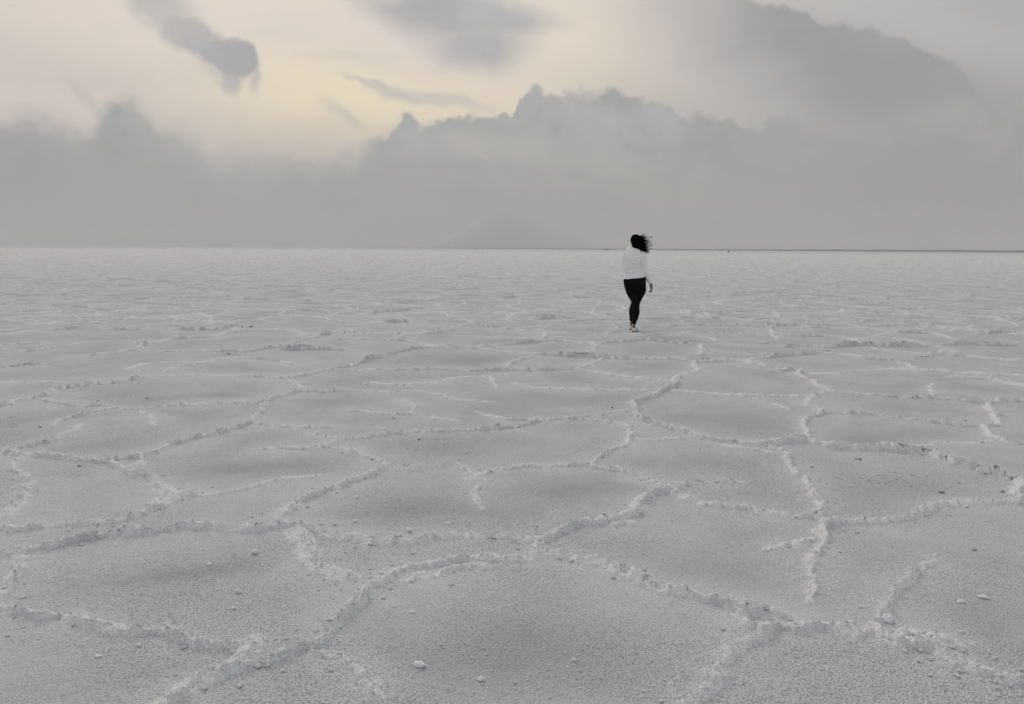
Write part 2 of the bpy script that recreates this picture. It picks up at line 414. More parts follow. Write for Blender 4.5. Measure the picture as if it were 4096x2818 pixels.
# crop, height cm, half width cm, taper (s start, e end), points
R = '''
4|4.6|4.2||-60,210 0,205 80,190 160,185 280,165 390,145 470,125 560,105 680,95 790,75 900,60 1000,60 1100,50 1200,28 1300,15 1400,18 1490,35 1600,42 1700,45 1800,32 1930,15
4|2.6|3.6|e|150,205 110,250 85,310 85,370 70,430 30,480 -40,520
4|3.6|4.2||-60,595 0,600 100,588 170,605 280,630 400,625 480,635 560,665 650,675 760,690 850,715 950,715 1060,715 1170,720 1230,750 1320,775 1420,790 1520,800 1620,800 1700,785 1750,770
4|4.0|4.2||1750,770 1700,830 1650,890 1600,930 1540,970 1460,1000 1400,1040 1300,1070 1250,1110 1190,1150 1130,1190 1080,1240
4|4.4|4.2||1600,955 1740,918 1830,900 1900,875 1980,850 2060,820 2130,800 2170,760 2190,700 2230,650 2280,600 2403,500
4|2.0|2.8|e|2110,840 2170,870 2230,910 2290,950 2320,970 2380,1010 2440,1060 2470,1120
4|2.2|7.5||1930,15 1960,60 2010,110 2040,160 2060,210 2130,260 2170,300 2230,330 2330,345
4|3.0|3.8||1930,15 2030,25 2100,50 2180,75 2240,85
5|3.4|4.2||0,82 80,90 160,100 260,125 350,130 460,130 560,115 640,95 740,80 860,75 980,75 1100,75 1200,80 1290,85 1350,90
5|4.8|4.8||-20,680 0,650 80,580 120,540 180,480 230,420 290,370 340,335
5|2.6|5.5||340,330 400,300 480,280 600,270 700,260 800,235 900,225 1000,220 1100,215 1200,205 1290,190 1330,165
5|1.6|4.0|se|400,375 430,370 560,340 640,345 720,310 800,280 900,270 1000,260
5|2.4|4.0||1350,90 1340,130 1330,165
5|5.2|4.4||1330,160 1420,180 1530,200 1620,225 1700,235 1770,275 1850,305 1910,335 1980,370 2050,400 2120,430 2200,450 2320,460
6|5.0|4.4||90,462 170,490 260,510 340,525 400,560 460,590
6|2.6|3.0|e|460,590 520,575 600,570 680,590 750,620 850,655
6|3.2|4.0||400,600 460,640 520,680 600,690 700,695 780,690 860,680 940,665 1020,668 1100,685 1180,700 1290,712 1340,700
6|4.0|3.8||640,715 560,755 490,790 430,820 390,850 350,890 315,930 315,980 270,1030 220,1080 160,1120 90,1150 40,1190 0,1240
6|3.4|3.4|e|1340,700 1340,640 1350,580 1380,520 1420,470 1490,430 1560,390 1600,340 1640,290 1680,250 1720,225
6|4.2|7.0||1340,700 1400,740 1480,765 1560,790 1640,800 1720,830 1800,880 1880,910 1960,940 2060,980 2150,1020 2230,1030 2320,1050 2420,1090
6|2.4|4.5|se|1500,720 1620,735 1720,760 1820,760 1920,790
6|3.0|3.0|e|1010,0 960,60 975,110 960,170 940,220 935,290 930,350 935,400 905,460 905,510
6|1.3|2.2|e|950,110 880,125 800,145 700,160 620,170
2|4.6|5.5||1350,1085 1430,1055 1510,1015 1570,990 1640,985 1700,985 1770,965 1850,950 1920,930 1980,900 2000,860 2040,830 2100,800 2150,775 2200,760 2260,745 2320,740
2|2.0|3.5|se|1770,990 1860,990 1940,965
3|1.6|2.4|e|0,745 90,740 200,730 330,720 450,722 540,725
2|2.2|3.0||2220,760 2260,795 2320,815
3|3.0|3.4||89,815 180,850 300,865 400,880 500,895 600,915 740,925 850,940 960,945 1010,985
3|3.8|4.0||610,465 680,490 750,515 780,550 780,610 790,650 850,680 880,730 920,790 970,840 980,880 965,930 1010,990
3|3.8|4.6||1010,990 1100,980 1220,985 1330,985 1440,965 1540,950 1640,915 1740,880 1840,860 1960,850 2080,850 2200,845 2380,860
2|4.8|4.2||1970,200 1990,240 1990,280 2050,310 2130,340 2200,350 2260,370 2320,390
3|3.6|3.8||60,375 90,390 180,410 260,430 360,440 450,450 540,455 610,465
2|4.8|4.6||1970,200 2010,180 2080,160 2150,120 2210,100 2250,80 2230,50 2280,20
3|7.4|7.2||540,455 640,460 740,450 860,440 950,460 1060,485 1180,500 1290,505 1400,505 1500,520 1600,525 1690,530 1760,565 1850,590 1940,625 2040,650 2130,670 2220,700 2280,740 2260,790 2290,845
3|2.2|3.0|se|300,455 440,480 560,490 660,510
3|3.2|3.8||870,430 890,390 860,350 880,310 930,280 1000,262 1100,260 1220,262 1340,275 1460,290 1600,305 1740,325 1860,338 1960,345 2060,350 2150,340
3|2.4|3.0||1000,245 930,220 890,205 920,170 960,150 1010,135
3|1.2|2.2|s|1510,485 1640,470 1780,460 1900,460 2030,455 2150,430
3|2.8|3.4||2040,355 2060,390 2150,430 2230,460 2380,480
3|3.2|4.4||2100,190 2100,240 2140,290 2150,340
3|2.8|3.4||0,120 90,125 200,130 320,145 420,150 520,155 580,150 660,148 760,155 880,160 930,150 1010,130 1040,120
3|1.6|2.4|e|540,165 620,185 700,215 780,240
3|3.8|4.4||830,0 850,25 920,55 960,85 1010,110 1070,125 1150,130 1240,140 1320,145 1420,155 1540,165 1660,165 1740,168 1850,180 1960,190 2080,195 2200,185 2380,192
3|1.2|2.6|s|1710,60 1700,100 1700,150
3|3.8|3.8|s|1800,20 1900,22 2010,30 2120,40 2220,65 2380,95
2|2.0|2.8|s|1160,60 1240,75 1350,92 1480,95 1620,98 1760,102 1900,105 2040,108 2150,100 2240,90
2|1.5|2.6|s|120,75 230,52 310,62 420,68 550,62 680,48 760,30 840,20 960,15 1080,8 1200,0
2|2.0|2.8|e|0,107 120,108 250,112 370,115 500,110 580,120 680,135 720,150 820,170 1000,182
2|1.5|2.8|e|1020,15 1020,50 1045,85
2|2.0|2.8|e|0,250 130,250 260,255 400,262 490,265 600,280 700,290 800,312
2|1.7|3.4||440,165 500,190 530,215 500,245 480,262
2|2.0|2.6|s|900,240 980,260 1070,285 1160,300 1280,305 1420,298 1560,290 1700,272 1830,250 1970,235
2|3.0|3.2||0,445 60,432 170,418 300,400 440,380 580,372 740,370 900,368 1050,360 1180,350 1280,330 1400,310 1560,300 1700,302 1820,315 1900,335 1940,370 1945,420 1910,470 1850,500 1780,530 1710,560 1700,600
2|2.4|3.0|s|850,690 960,655 1080,630 1220,612 1360,618 1500,605 1640,603 1700,612 1800,635 1900,650 1990,680 2060,705 2150,745 2220,755
2|1.5|2.6|se|790,590 850,610 900,640 930,680 945,730 925,780 935,830 965,880
2|1.8|2.6||1960,430 2080,430 2200,420 2320,415 2400,405
2|2.4|3.2||0,490 110,505 200,540 270,570 300,600
2|1.2|2.4|e|300,600 400,605 600,592
2|3.8|3.8||300,605 300,640 220,670 120,705 0,760 -67,780
1|2.0|2.4|s|1620,500 1760,495 1900,490 2030,490 2120,482 2237,490
1|2.8|3.0||2120,480 2190,460 2260,440 2320,430
1|3.4|4.2|s|1880,1010 1850,970 1880,930 1920,900 1990,860 2090,810 2170,780
1|3.8|4.2||-60,535 0,530 60,520 160,550 260,548 370,555 480,565 600,575 700,580 750,575 800,625 860,665 930,670 1000,690 1040,710
1|4.2|4.0||750,570 850,550 940,545 1040,510 1130,475 1230,440 1330,410 1420,390 1520,365 1580,355 1650,320 1700,270 1740,240 1770,190 1740,180
1|2.8|3.4||935,545 925,590 890,620 860,650
1|2.8|6.5||1040,710 1080,770 1110,810 1050,860 1010,900
1|2.4|2.8|e|1060,895 1100,880 1180,845 1280,820 1380,808 1480,800 1600,775 1740,740 1860,705 2000,680 2100,665
1|3.0|4.4||1080,880 1010,910 940,945 850,975 760,990 620,995 480,1005 360,1015 220,1025 100,1035 -60,1035
1|2.4|4.2||160,560 110,595 80,630 140,670 200,710 180,760 170,820 120,870 50,910 -40,970
1|2.8|3.4|e|-60,530 0,520 100,500 200,478 300,455 380,430 440,395 500,365 530,330
1|2.8|3.0|s|350,340 380,310 450,290 560,265 650,240 740,220
1|3.0|3.2||270,165 370,190 470,205 560,205 650,200 740,215 850,225 950,218 1050,208 1160,202 1300,195 1450,185 1560,180 1640,185 1740,182
1|4.6|5.0||-60,220 0,210 100,180 200,165 300,145 380,110 450,95 580,80
1|3.8|4.5||580,55 700,68 850,50 940,20
1|2.4|2.8||1700,325 1800,330 1920,345 2000,348 2080,345 2200,350
1|1.5|2.4|e|920,225 980,260 1000,290 990,330
1|1.1|2.0|se|2050,385 2110,405 2220,410
1|3.2|3.6||1740,180 1820,150 1900,140 1960,115 2060,105 2150,115 2250,105
1|3.2|4.6||1860,20 1920,45 1960,70 2000,90 1960,115
1|2.4|3.0||940,20 1100,12 1300,10 1500,12 1650,8 1750,15 1860,20 1950,10 2000,0
1|1.8|3.0||-60,65 0,65 150,60 300,58 450,65
F|3.2|3.8|e|-60,900 0,895 100,885 200,868 340,855
F|3.2|3.8||170,780 290,765 400,745 480,735 540,720 640,715 740,712 850,708 920,725 940,755
F|4.4|4.4||600,800 700,792 780,785 830,772 900,765 1000,775 1150,775 1300,775 1400,778 1530,778 1650,778 1750,765 1850,750 1890,765 1940,770 2100,768 2320,770
F|4.4|5.0||930,755 960,720 1040,712 1120,700 1200,690 1300,685 1420,672 1530,650 1640,635 1760,628 1860,635 1960,645 2020,670 2130,680
F|4.0|4.4||1890,750 1940,725 2000,705 2060,690 2130,670 2200,655 2320,625
F|2.6|3.4||-60,740 0,735 90,730 170,725 300,722
F|3.4|4.0||-60,670 0,665 100,655 190,642 300,630 420,628 540,618 650,622 760,632 900,630 1040,625 1200,628 1330,628 1440,625 1540,608
F|3.2|4.0||180,575 260,580 380,552 500,545 660,538
F|3.6|4.0||260,615 300,605 390,578
F|3.4|4.0||510,578 680,575 800,568 920,562 1060,560 1200,558
F|4.0|4.0||-60,522 0,522 100,522 200,515 350,512 480,502
F|3.4|4.0||660,538 600,500 580,470 680,462 780,455 900,458 1050,462 1180,468 1280,458
F|3.4|4.0||660,492 800,490 1000,485 1160,482 1180,510
F|5.5|7.0||1310,525 1370,545 1420,590 1480,592 1560,608
F|2.6|3.2||1000,860 1150,858 1300,855 1400,845 1450,832 1600,828 1760,835 1860,850 1960,870
F|2.6|3.4|s|1080,910 1160,885 1280,865 1400,845
F|3.4|6.5||830,905 900,880 960,860
F|3.4|4.4||1900,950 2000,938 2130,915 2240,890 2320,870
G|4.4|5.0||0,895 100,880 170,850 240,825 330,812 420,785 520,768 630,755 740,755 850,755 950,765 1030,775 1100,785 1190,785 1280,800
G|4.6|4.6||1280,800 1400,808 1510,812 1620,818 1710,820 1760,810
G|3.0|3.8||1300,808 1220,840 1150,865 1120,900
G|3.4|3.8||0,903 200,905 400,902 600,898 750,902 880,912 1000,908 1120,905 1250,912 1380,908 1500,905 1600,900 1700,865 1770,830 1850,825 2000,830 2150,828 2320,835
G|2.8|3.4||1600,905 1720,925 1850,945 2000,960 2100,970 2200,990
G|3.0|3.6||-40,700 0,698 130,700 270,702 400,705 480,712 560,725 640,740 700,735
G|3.8|4.2||400,695 460,665 560,660 680,650 760,630
G|2.2|3.2|s|430,770 500,752 530,745
G|3.0|3.8||590,745 750,735 870,750
G|2.2|3.2|s|740,665 800,675 900,680 1080,682 1260,685
G|3.4|4.0||930,748 1080,738 1260,725 1400,712 1520,712 1690,722 1800,718 1900,712 2000,700 2080,705 2180,715 2320,728
G|5.0|5.4||860,575 900,590 960,610 1050,618 1140,625 1250,638 1340,640 1380,655 1370,690
G|3.6|4.4||1390,655 1500,650 1600,652 1700,660
G|2.4|3.4||1080,625 1250,618 1450,602 1600,602 1800,603
G|4.0|4.4||1000,572 1100,568 1250,565 1370,560 1450,550 1560,555 1700,545 1800,535
G|3.4|4.0||0,585 60,590 200,588 300,585 450,582 620,575 830,578
G|1.6|3.0||410,605 550,605 740,608 810,612 870,605
G|3.0|3.6||0,650 80,640 130,620
G|2.0|3.0||0,660 200,655 420,660
G|2.8|3.8||0,530 120,525 250,530 380,535 460,520 500,518
G|3.8|4.4||0,467 150,468 280,462 330,478 430,485 560,490 700,495
G|2.8|3.6||850,530 960,520 1080,515 1200,520 1340,505 1480,490
G|4.8|5.4||1720,440 1800,450 1860,475 1910,505
G|3.6|4.0||1780,665 1790,655 1860,635 1850,600 1920,578
G|3.2|3.8||1820,665 1960,662 2150,658 2320,655
G|3.0|3.8||2020,618 2200,612 2320,598
G|2.8|3.6||1640,790 1660,780 1700,765 1715,745 1700,725
H|3.8|4.2||0,600 120,602 250,608 400,612 540,618 640,615 760,608 850,602
H|2.6|3.4||0,658 200,656 400,660 640,662
H|2.6|3.4|e|640,620 640,655 680,700
H|3.4|3.8||650,662 780,678 900,682 1060,682 1150,695 1200,715 1280,738
H|2.6|3.6|s|150,675 230,690 280,712
H|2.8|3.6||0,730 150,730 300,728 450,735 620,733
H|6.0|6.0||170,745 190,775 175,805
H|4.2|4.6||740,748 820,742 920,748 980,758 1060,755 1150,740 1250,740 1400,745 1600,742 1750,735 1850,732 2000,735 2230,740 2280,722 2320,715
H|3.0|3.6||0,830 120,838 220,835 330,838
H|5.4|5.4||130,855 260,850 380,848 450,855 560,875 650,895 730,905 820,912 830,935
H|3.6|4.2||130,855 120,880 150,905 80,930 20,950 0,985
H|3.8|4.2||450,850 540,832 650,828 740,812 860,800 1000,795 1100,800 1200,815 1300,832 1400,845 1470,860 1540,878 1600,910
H|2.0|3.0|s|310,785 450,795 600,800 740,808
H|3.4|4.0||900,935 1000,938 1130,925 1300,912 1450,905 1600,915 1750,918 1900,930 2060,940 2200,940 2320,945
H|4.6|5.0||1690,795 1760,800 1850,808 1980,820 2100,828 2200,838 2380,855
H|2.0|3.0|s|1560,828 1700,815
H|1.6|2.8||1290,740 1360,765 1500,775 1700,795
H|3.4|4.0|e|860,625 1000,630 1130,638 1300,645 1450,655 1600,658 1720,660 1790,680 1880,700
H|2.4|3.4||1200,695 1300,685 1400,668 1500,655
H|2.0|3.0|e|1460,690 1600,715 1750,745 1880,770
H|5.4|5.6||1130,595 1220,588 1320,573 1440,580 1560,590 1640,600 1710,612
H|2.6|3.4|e|860,605 1000,600 1130,597 1180,608 1290,625
H|3.8|4.4||1760,620 1860,638 1940,642 2060,655 2200,650 2380,655
H|2.6|3.6||650,575 700,555 780,545 870,540 1000,548
H|3.0|3.8||240,565 400,562 580,568 650,565
H|3.8|4.2||80,528 130,520 200,530 230,545 300,535 400,530 550,530
H|3.4|4.2||810,515 900,512 1100,525 1260,522 1450,512
H|3.2|4.2||1220,480 1350,488 1450,500 1600,505 1800,508
H|3.2|4.2||280,480 380,495 460,500
'''


def parse_ridges():
    out = []
    for ln in R.strip().splitlines():
        c, h, w, tp, pts = ln.split('|')
        ox, oy, sc = CROPS[c]
        P = []
        for p in pts.split():
            x, y = map(float, p.split(','))
            sy = oy + y * sc
            P.append(ground_pt(ox + x * sc, sy))
        P = np.array(P)
        # Catmull-Rom
        Q = np.vstack([2 * P[0] - P[1], P, 2 * P[-1] - P[-2]])
        S = []
        for i in range(1, len(Q) - 2):
            k = 4
            for j in range(k):
                t = j / k
                a, b, cc, d = Q[i - 1], Q[i], Q[i + 1], Q[i + 2]
                S.append(0.5 * (2 * b + (cc - a) * t + (2 * a - 5 * b + 4 * cc - d) * t * t + (3 * b - a - 3 * cc + d) * t ** 3))
        S.append(P[-1])
        S = np.array(S)
        out.append((float(h) / 100, float(w) / 100, tp, S))
    return out


RIDGES = parse_ridges()

# ------------------------------------------------------------------ the salt flat: one sheet, denser near the viewer
def geo(a, b, q):
    n = max(1, int(round(math.log(b / a) / q)))
    return [a * (b / a) ** (i / n) for i in range(n)]


rr = np.array(geo(0.35, 1.85, 0.035) + geo(1.85, 13, 0.0030) + geo(13, 45, 0.0027) + geo(45, 300, 0.010) + geo(300, 9000, 0.045) + [9000.0])
dense = np.linspace(rad(-38.5), rad(38.5), 860)
side = []
a_, st = rad(38.5), dense[1] - dense[0]
while a_ < math.pi - 0.01:
    st = min(st * 1.10, rad(6)); a_ += st
    if a_ < math.pi - 0.01: side.append(a_)
aa = np.concatenate([-np.array(side[::-1]), dense, np.array(side)])
NR, NA = len(rr), len(aa)
RRg, AAg = np.meshgrid(rr, aa, indexing='ij')
X = (RRg * np.sin(AAg)).astype(np.float32)
Y = (RRg * np.cos(AAg)).astype(np.float32)

# irregular plan: warp the coordinates used for measuring distances
near = (RRg < 60)
def masked(fn, mask, fill=0.0):
    o = np.full(X.shape, fill, np.float32)
    o[mask] = fn(X[mask], Y[mask])
    return o
WX = masked(lambda x, y: (fb2(x * 3.2, y * 3.2, 3, 1) - .5) * 0.08 + (vn2(x * 22, y * 22, 2) - .5) * 0.030, near)
WY = masked(lambda x, y: (fb2(x * 3.2, y * 3.2, 3, 5) - .5) * 0.08 + (vn2(x * 22, y * 22, 6) - .5) * 0.030, near)
Xw = X + WX; Yw = Y + WY

DN = masked(lambda x, y: (vn2(x * 24, y * 24, 12) - .5) * 0.026 + (vn2(x * 55, y * 55, 13) - .5) * 0.016, RRg < 25) * (1 - .8 * sstep(RRg, 6, 14))
AM = masked(lambda x, y: .60 + .8 * fb2(x * 6, y * 6, 2, 14), RRg < 25, 1.0)
AM += (masked(lambda x, y: .55 + 1.6 * vn2(x * 2.1, y * 2.1, 15) ** 2, RRg < 40, 1.0) - AM) * sstep(RRg, 6, 12)
HR = np.zeros(X.shape, np.float32)       # ridge height
GR = np.zeros(X.shape, np.float32)       # 0..1 how much on a ridge
ID = np.full(X.shape, -1, np.int32)
DI = np.full(X.shape, 9.0, np.float32)   # distance to the nearest ridge, m
NX = np.zeros(X.shape, np.float32); NY = np.zeros(X.shape, np.float32)

for k, (h0, w0, tp, S) in enumerate(RIDGES):
    L = np.concatenate([[0], np.cumsum(np.hypot(*(S[1:] - S[:-1]).T))])
    tot = L[-1]
    mod = 0.72 + 0.75 * fb2(L * 1.7 + k * 3.3, np.full(len(L), k * 1.7), 3, 9)
    wmod = 0.75 + 0.55 * vn2(L * 2.3 + k * 5.3, np.full(len(L), k * 2.7), 19)
    lean0 = (vn2(np.array([k * 1.37]), np.array([4.4]), 3)[0] > 0.30)
    for i in range(len(S) - 1):
        p, q = S[i], S[i + 1]
        ta = 1.0
        lm = (L[i] + L[i + 1]) / 2
        if 's' in tp: ta *= min(1, lm / (0.35 * tot) + .05)
        if 'e' in tp: ta *= min(1, (tot - lm) / (0.35 * tot) + .05)
        ra = [math.hypot(*p), math.hypot(*q)]
        an = [math.atan2(p[0], p[1]), math.atan2(q[0], q[1])]
        mrg = 0.42
        i0 = np.searchsorted(rr, min(ra) - mrg - 0.1); i1 = np.searchsorted(rr, max(ra) + mrg)
        am = mrg / max(0.6, min(ra) - 0.2)
        j0 = np.searchsorted(aa, min(an) - am); j1 = np.searchsorted(aa, max(an) + am)
        if i1 <= i0 or j1 <= j0: continue
        sl = (slice(i0, i1), slice(j0, j1))
        x = Xw[sl]; y = Yw[sl]
        d = q - p; ln = math.hypot(*d) + 1e-9
        t = np.clip(((x - p[0]) * d[0] + (y - p[1]) * d[1]) / ln ** 2, 0, 1)
        ex = x - (p[0] + d[0] * t); ey = y - (p[1] + d[1] * t)
        dist = np.sqrt(ex * ex + ey * ey)
        dist = np.maximum(0, dist + DN[sl])
        nx, ny = -d[1] / ln, d[0] / ln
        if (ny > 0) == lean0: nx, ny = -nx, -ny          # n points to the overhanging side (mostly towards the viewer)
        rmid = (ra[0] + ra[1]) / 2
        w = w0 * 0.66 * ((wmod[i] * (1 - t) + wmod[i + 1] * t)) + 0.0011 * max(0, rmid - 7)
        hh_far = 0.82 + 0.78 * float(np.clip((rmid - 5) / 8, 0, 1))
        sgn = (ex * nx + ey * ny)
        te = np.where(sgn > 0, dist / (w * 0.66), dist / (w * 0.86))
        g = np.exp(-te ** 1.95)
        hh = 0.66 * AM[sl] * hh_far * h0 * ta * (mod[i] * (1 - t) + mod[i + 1] * t) * (g * 0.92 + 0.08 * np.exp(-dist / (w * 2.2)))
        H = HR[sl]
        b = hh > H
        H[b] = hh[b]
        G = GR[sl]; gg = g * min(1.0, 0.35 + ta); G[b] = gg[b]
        I = ID[sl]; I[b] = k
        NX[sl][b] = nx; NY[sl][b] = ny
        D = DI[sl]; np.minimum(D, dist / max(ta, 0.15), out=D)


def voronoi_net(x, y, cell, seed, amp, w):
    """heights along the borders of irregular cells"""
    cx = np.floor(x / cell).astype(np.int64); cy = np.floor(y / cell).astype(np.int64)
    d1 = np.full(x.shape, 1e9, np.float32); d2 = d1.copy()
    x1 = np.zeros(x.shape, np.float32); y1 = x1.copy(); x2 = x1.copy(); y2 = x1.copy()
    for i in (-1, 0, 1):
        for j in (-1, 0, 1):
            gx = cx + i; gy = cy + j
            hsh = _P[(gx * 131 + _P[(gy + seed * 77) & 65535]) & 65535]
            px = (gx + 0.08 + 0.84 * _T[hsh]) * cell; py = (gy + 0.08 + 0.84 * _T[(hsh * 3 + 11) & 65535]) * cell
            d = (px - x) ** 2 + (py - y) ** 2
            c = d < d1
            d2 = np.where(c, d1, np.minimum(d2, d)); x2 = np.where(c, x1, np.where(d <= d2, px, x2)); y2 = np.where(c, y1, np.where(d <= d2, py, y2))
            d1 = np.where(c, d, d1); x1 = np.where(c, px, x1); y1 = np.where(c, py, y1)
    ddx = x2 - x1; ddy = y2 - y1; L = np.sqrt(ddx ** 2 + ddy ** 2) + 1e-6
    e = np.abs(((x1 + x2) / 2 - x) * ddx + ((y1 + y2) / 2 - y) * ddy) / L
    # a strength for each border
    hv = _T[(np.abs(((x1 + x2) * 37.7).astype(np.int64) * 7 + ((y1 + y2) * 53.3).astype(np.int64) * 13)) & 65535]
    s = 0.45 + 0.9 * hv ** 1.5
    g = np.exp(-(e / w) ** 2)
    return e, g, amp * s * (0.84 * g + 0.16 * np.exp(-e / (w * 2.2))) * (0.25 + 1.5 * vn2(x * 1.5, y * 1.5, seed + 2)), ddx / L, ddy / L


mk = ((RRg > 13.5) & (RRg < 800)) | (np.abs(AAg) > rad(35.6)) & (RRg < 800) | (RRg < 1.9)
mx, my, mr = Xw[mk], Yw[mk], RRg[mk].astype(np.float32)
mx = mx + (fb2(mx * .5, my * .5, 2, 31) - .5) * 1.1; my = my + (fb2(mx * .5, my * .5, 2, 37) - .5) * 1.1
wid = 0.030 + 0.0009 * np.clip(mr - 6, 0, 400)
e, g, hh, vx, vy = voronoi_net(mx, my, 1.75, 1, 0.042, wid)
e2, g2, hh2, vx2, vy2 = voronoi_net(mx + 50, my + 20, 1.25, 6, 0.020, wid * .8)
wgt = np.maximum(np.maximum(sstep(mr, 14.0, 17.5), sstep(np.abs(AAg[mk]), rad(35.6), rad(37.2))*sstep(mr,0,.1)), 1 - sstep(mr, 1.7, 1.9))
farboost = 1.25 + 1.7 * sstep(mr, 28, 150)
wgt = wgt * (1 - sstep(mr, 90, 700))
hh = np.minimum(np.maximum(hh, hh2), .055) * wgt * farboost
g = np.maximum(g, g2 * .6) * wgt
H = HR[mk]; b = hh > H
H[b] = hh[b]; HR[mk] = H
G = GR[mk]; G[b] = g[b]; GR[mk] = G
I = ID[mk]; I[b] = -1; ID[mk] = I
tmp = NX[mk]; tmp[b] = np.where(vy > 0, -vx, vx)[b]; NX[mk] = tmp
tmp = NY[mk]; tmp[b] = np.where(vy > 0, -vy, vy)[b]; NY[mk] = tmp
D = DI[mk]; D = np.minimum(D, e + 2.0 * (1 - wgt)); DI[mk] = D

def nodules(x, y, cell, seed):
    cx = np.floor(x / cell).astype(np.int64); cy = np.floor(y / cell).astype(np.int64)
    d1 = np.full(x.shape, 1e9, np.float32); hb = np.zeros(x.shape, np.float32)
    for i in (-1, 0, 1):
        for j in (-1, 0, 1):
            gx = cx + i; gy = cy + j
            hsh = _P[(gx * 131 + _P[(gy + seed * 77) & 65535]) & 65535]
            px = (gx + _T[hsh]) * cell; py = (gy + _T[(hsh * 3 + 11) & 65535]) * cell
            d = ((px - x) ** 2 + (py - y) ** 2) / cell ** 2
            c = d < d1
            d1 = np.where(c, d, d1); hb = np.where(c, _T[(hsh * 5 + 3) & 65535], hb)
    return np.sqrt(np.clip(1 - d1 * 1.1, 0, 1)) * (.55 + .75 * hb)


nk = (GR > .04) & (RRg < 11)
NOD = np.zeros(X.shape, np.float32); NOD2 = NOD.copy()
NOD[nk] = (nodules(X[nk], Y[nk], 0.034, 3) - .6) * (1 - .85 * sstep(RRg[nk], 5, 11))
nk2 = (GR > .04) & (RRg < 5.5)
NOD2[nk2] = nodules(X[nk2] + 3, Y[nk2], 0.016, 5) - .6
# relief
lump = masked(lambda x, y: fb2(x * 17, y * 17, 2, 41), near, .5)
lump2 = masked(lambda x, y: vn2(x * 62, y * 62, 43), RRg < 16, .5)
lump3 = masked(lambda x, y: vn2(x * 120, y * 120, 44), RRg < 7, .5)
swell = masked(lambda x, y: (fb2(x * .55, y * .55, 2, 51) - .5) * 0.034 + (fb2(x * 2.1, y * 2.1, 2, 53) - .5) * 0.012, RRg < 400)
dish = 0.008 * np.exp(-DI / 0.20) * (1 - GR * .3)
bil = masked(lambda x, y: np.abs(2 * vn2(x * 38, y * 38, 45) - 1) ** .7, RRg < 18, .5)
bil2 = masked(lambda x, y: np.abs(2 * vn2(x * 78, y * 78, 46) - 1) ** .7, RRg < 9, .5)
rough0 = masked(lambda x, y: fb2(x * 2.3, y * 2.3, 2, 65), near, .5)
LM = 1.6 - .7 * sstep(RRg, 7, 15)
Z = HR * (1 + 0.40 * (lump - .5) * LM) + GR * (NOD * 0.021 * (.5 + rough0) + NOD2 * 0.012 + (bil - .5) * 0.006)
# nubbly grain of the plates; rougher patches and smoother damp ones
rough = masked(lambda x, y: fb2(x * 1.3, y * 1.3, 3, 61), near, .5)
Z += swell + dish
Z += (lump2 - .5) * 0.0015 + (bil2 - .5) * (0.0030 + 0.0036 * sstep(rough, .45, .7)) + (lump3 - .5) * 0.0022 + (bil - .5) * 0.003 * sstep(rough, .5, .75)
Z += (masked(lambda x, y: fb2(x * 9, y * 9, 2, 63), near, .5) - .5) * 0.005
farz = masked(lambda x, y: (fb2(x * .6, y * .6, 3, 71) - .5), (RRg > 40) & (RRg < 1500), 0.0)
Z += farz * 0.13 * sstep(RRg, 50, 180)
# hollows broken out under the front of some ridges
pit_seed = masked(lambda x, y: vn2(x * 17, y * 17, 81) * sstep(vn2(x * 1.1, y * 1.1, 83), .60, .74), RRg < 20)
pit = sstep(pit_seed, .44, .58) * sstep(GR, .35, .65) * (1 - sstep(GR, .80, .97))
Z -= pit * 0.032 * sstep(HR, 0.018, 0.035)
# crests pushed over sideways (overhang) and roughened
lean = (HR * GR * 0.30 * np.where(ID >= 0, 1, .6)).astype(np.float32)
jx = masked(lambda x, y: vn2(x * 45, y * 45, 91) - .5, RRg < 18); jy = masked(lambda x, y: vn2(x * 45, y * 45, 93) - .5, RRg < 18)
X2 = X + NX * lean + jx * GR * 0.019
Y2 = Y + NY * lean + jy * GR * 0.019
fade = 1 - sstep(RRg, 1500, 4000)
Z = (Z * fade).astype(np.float32)

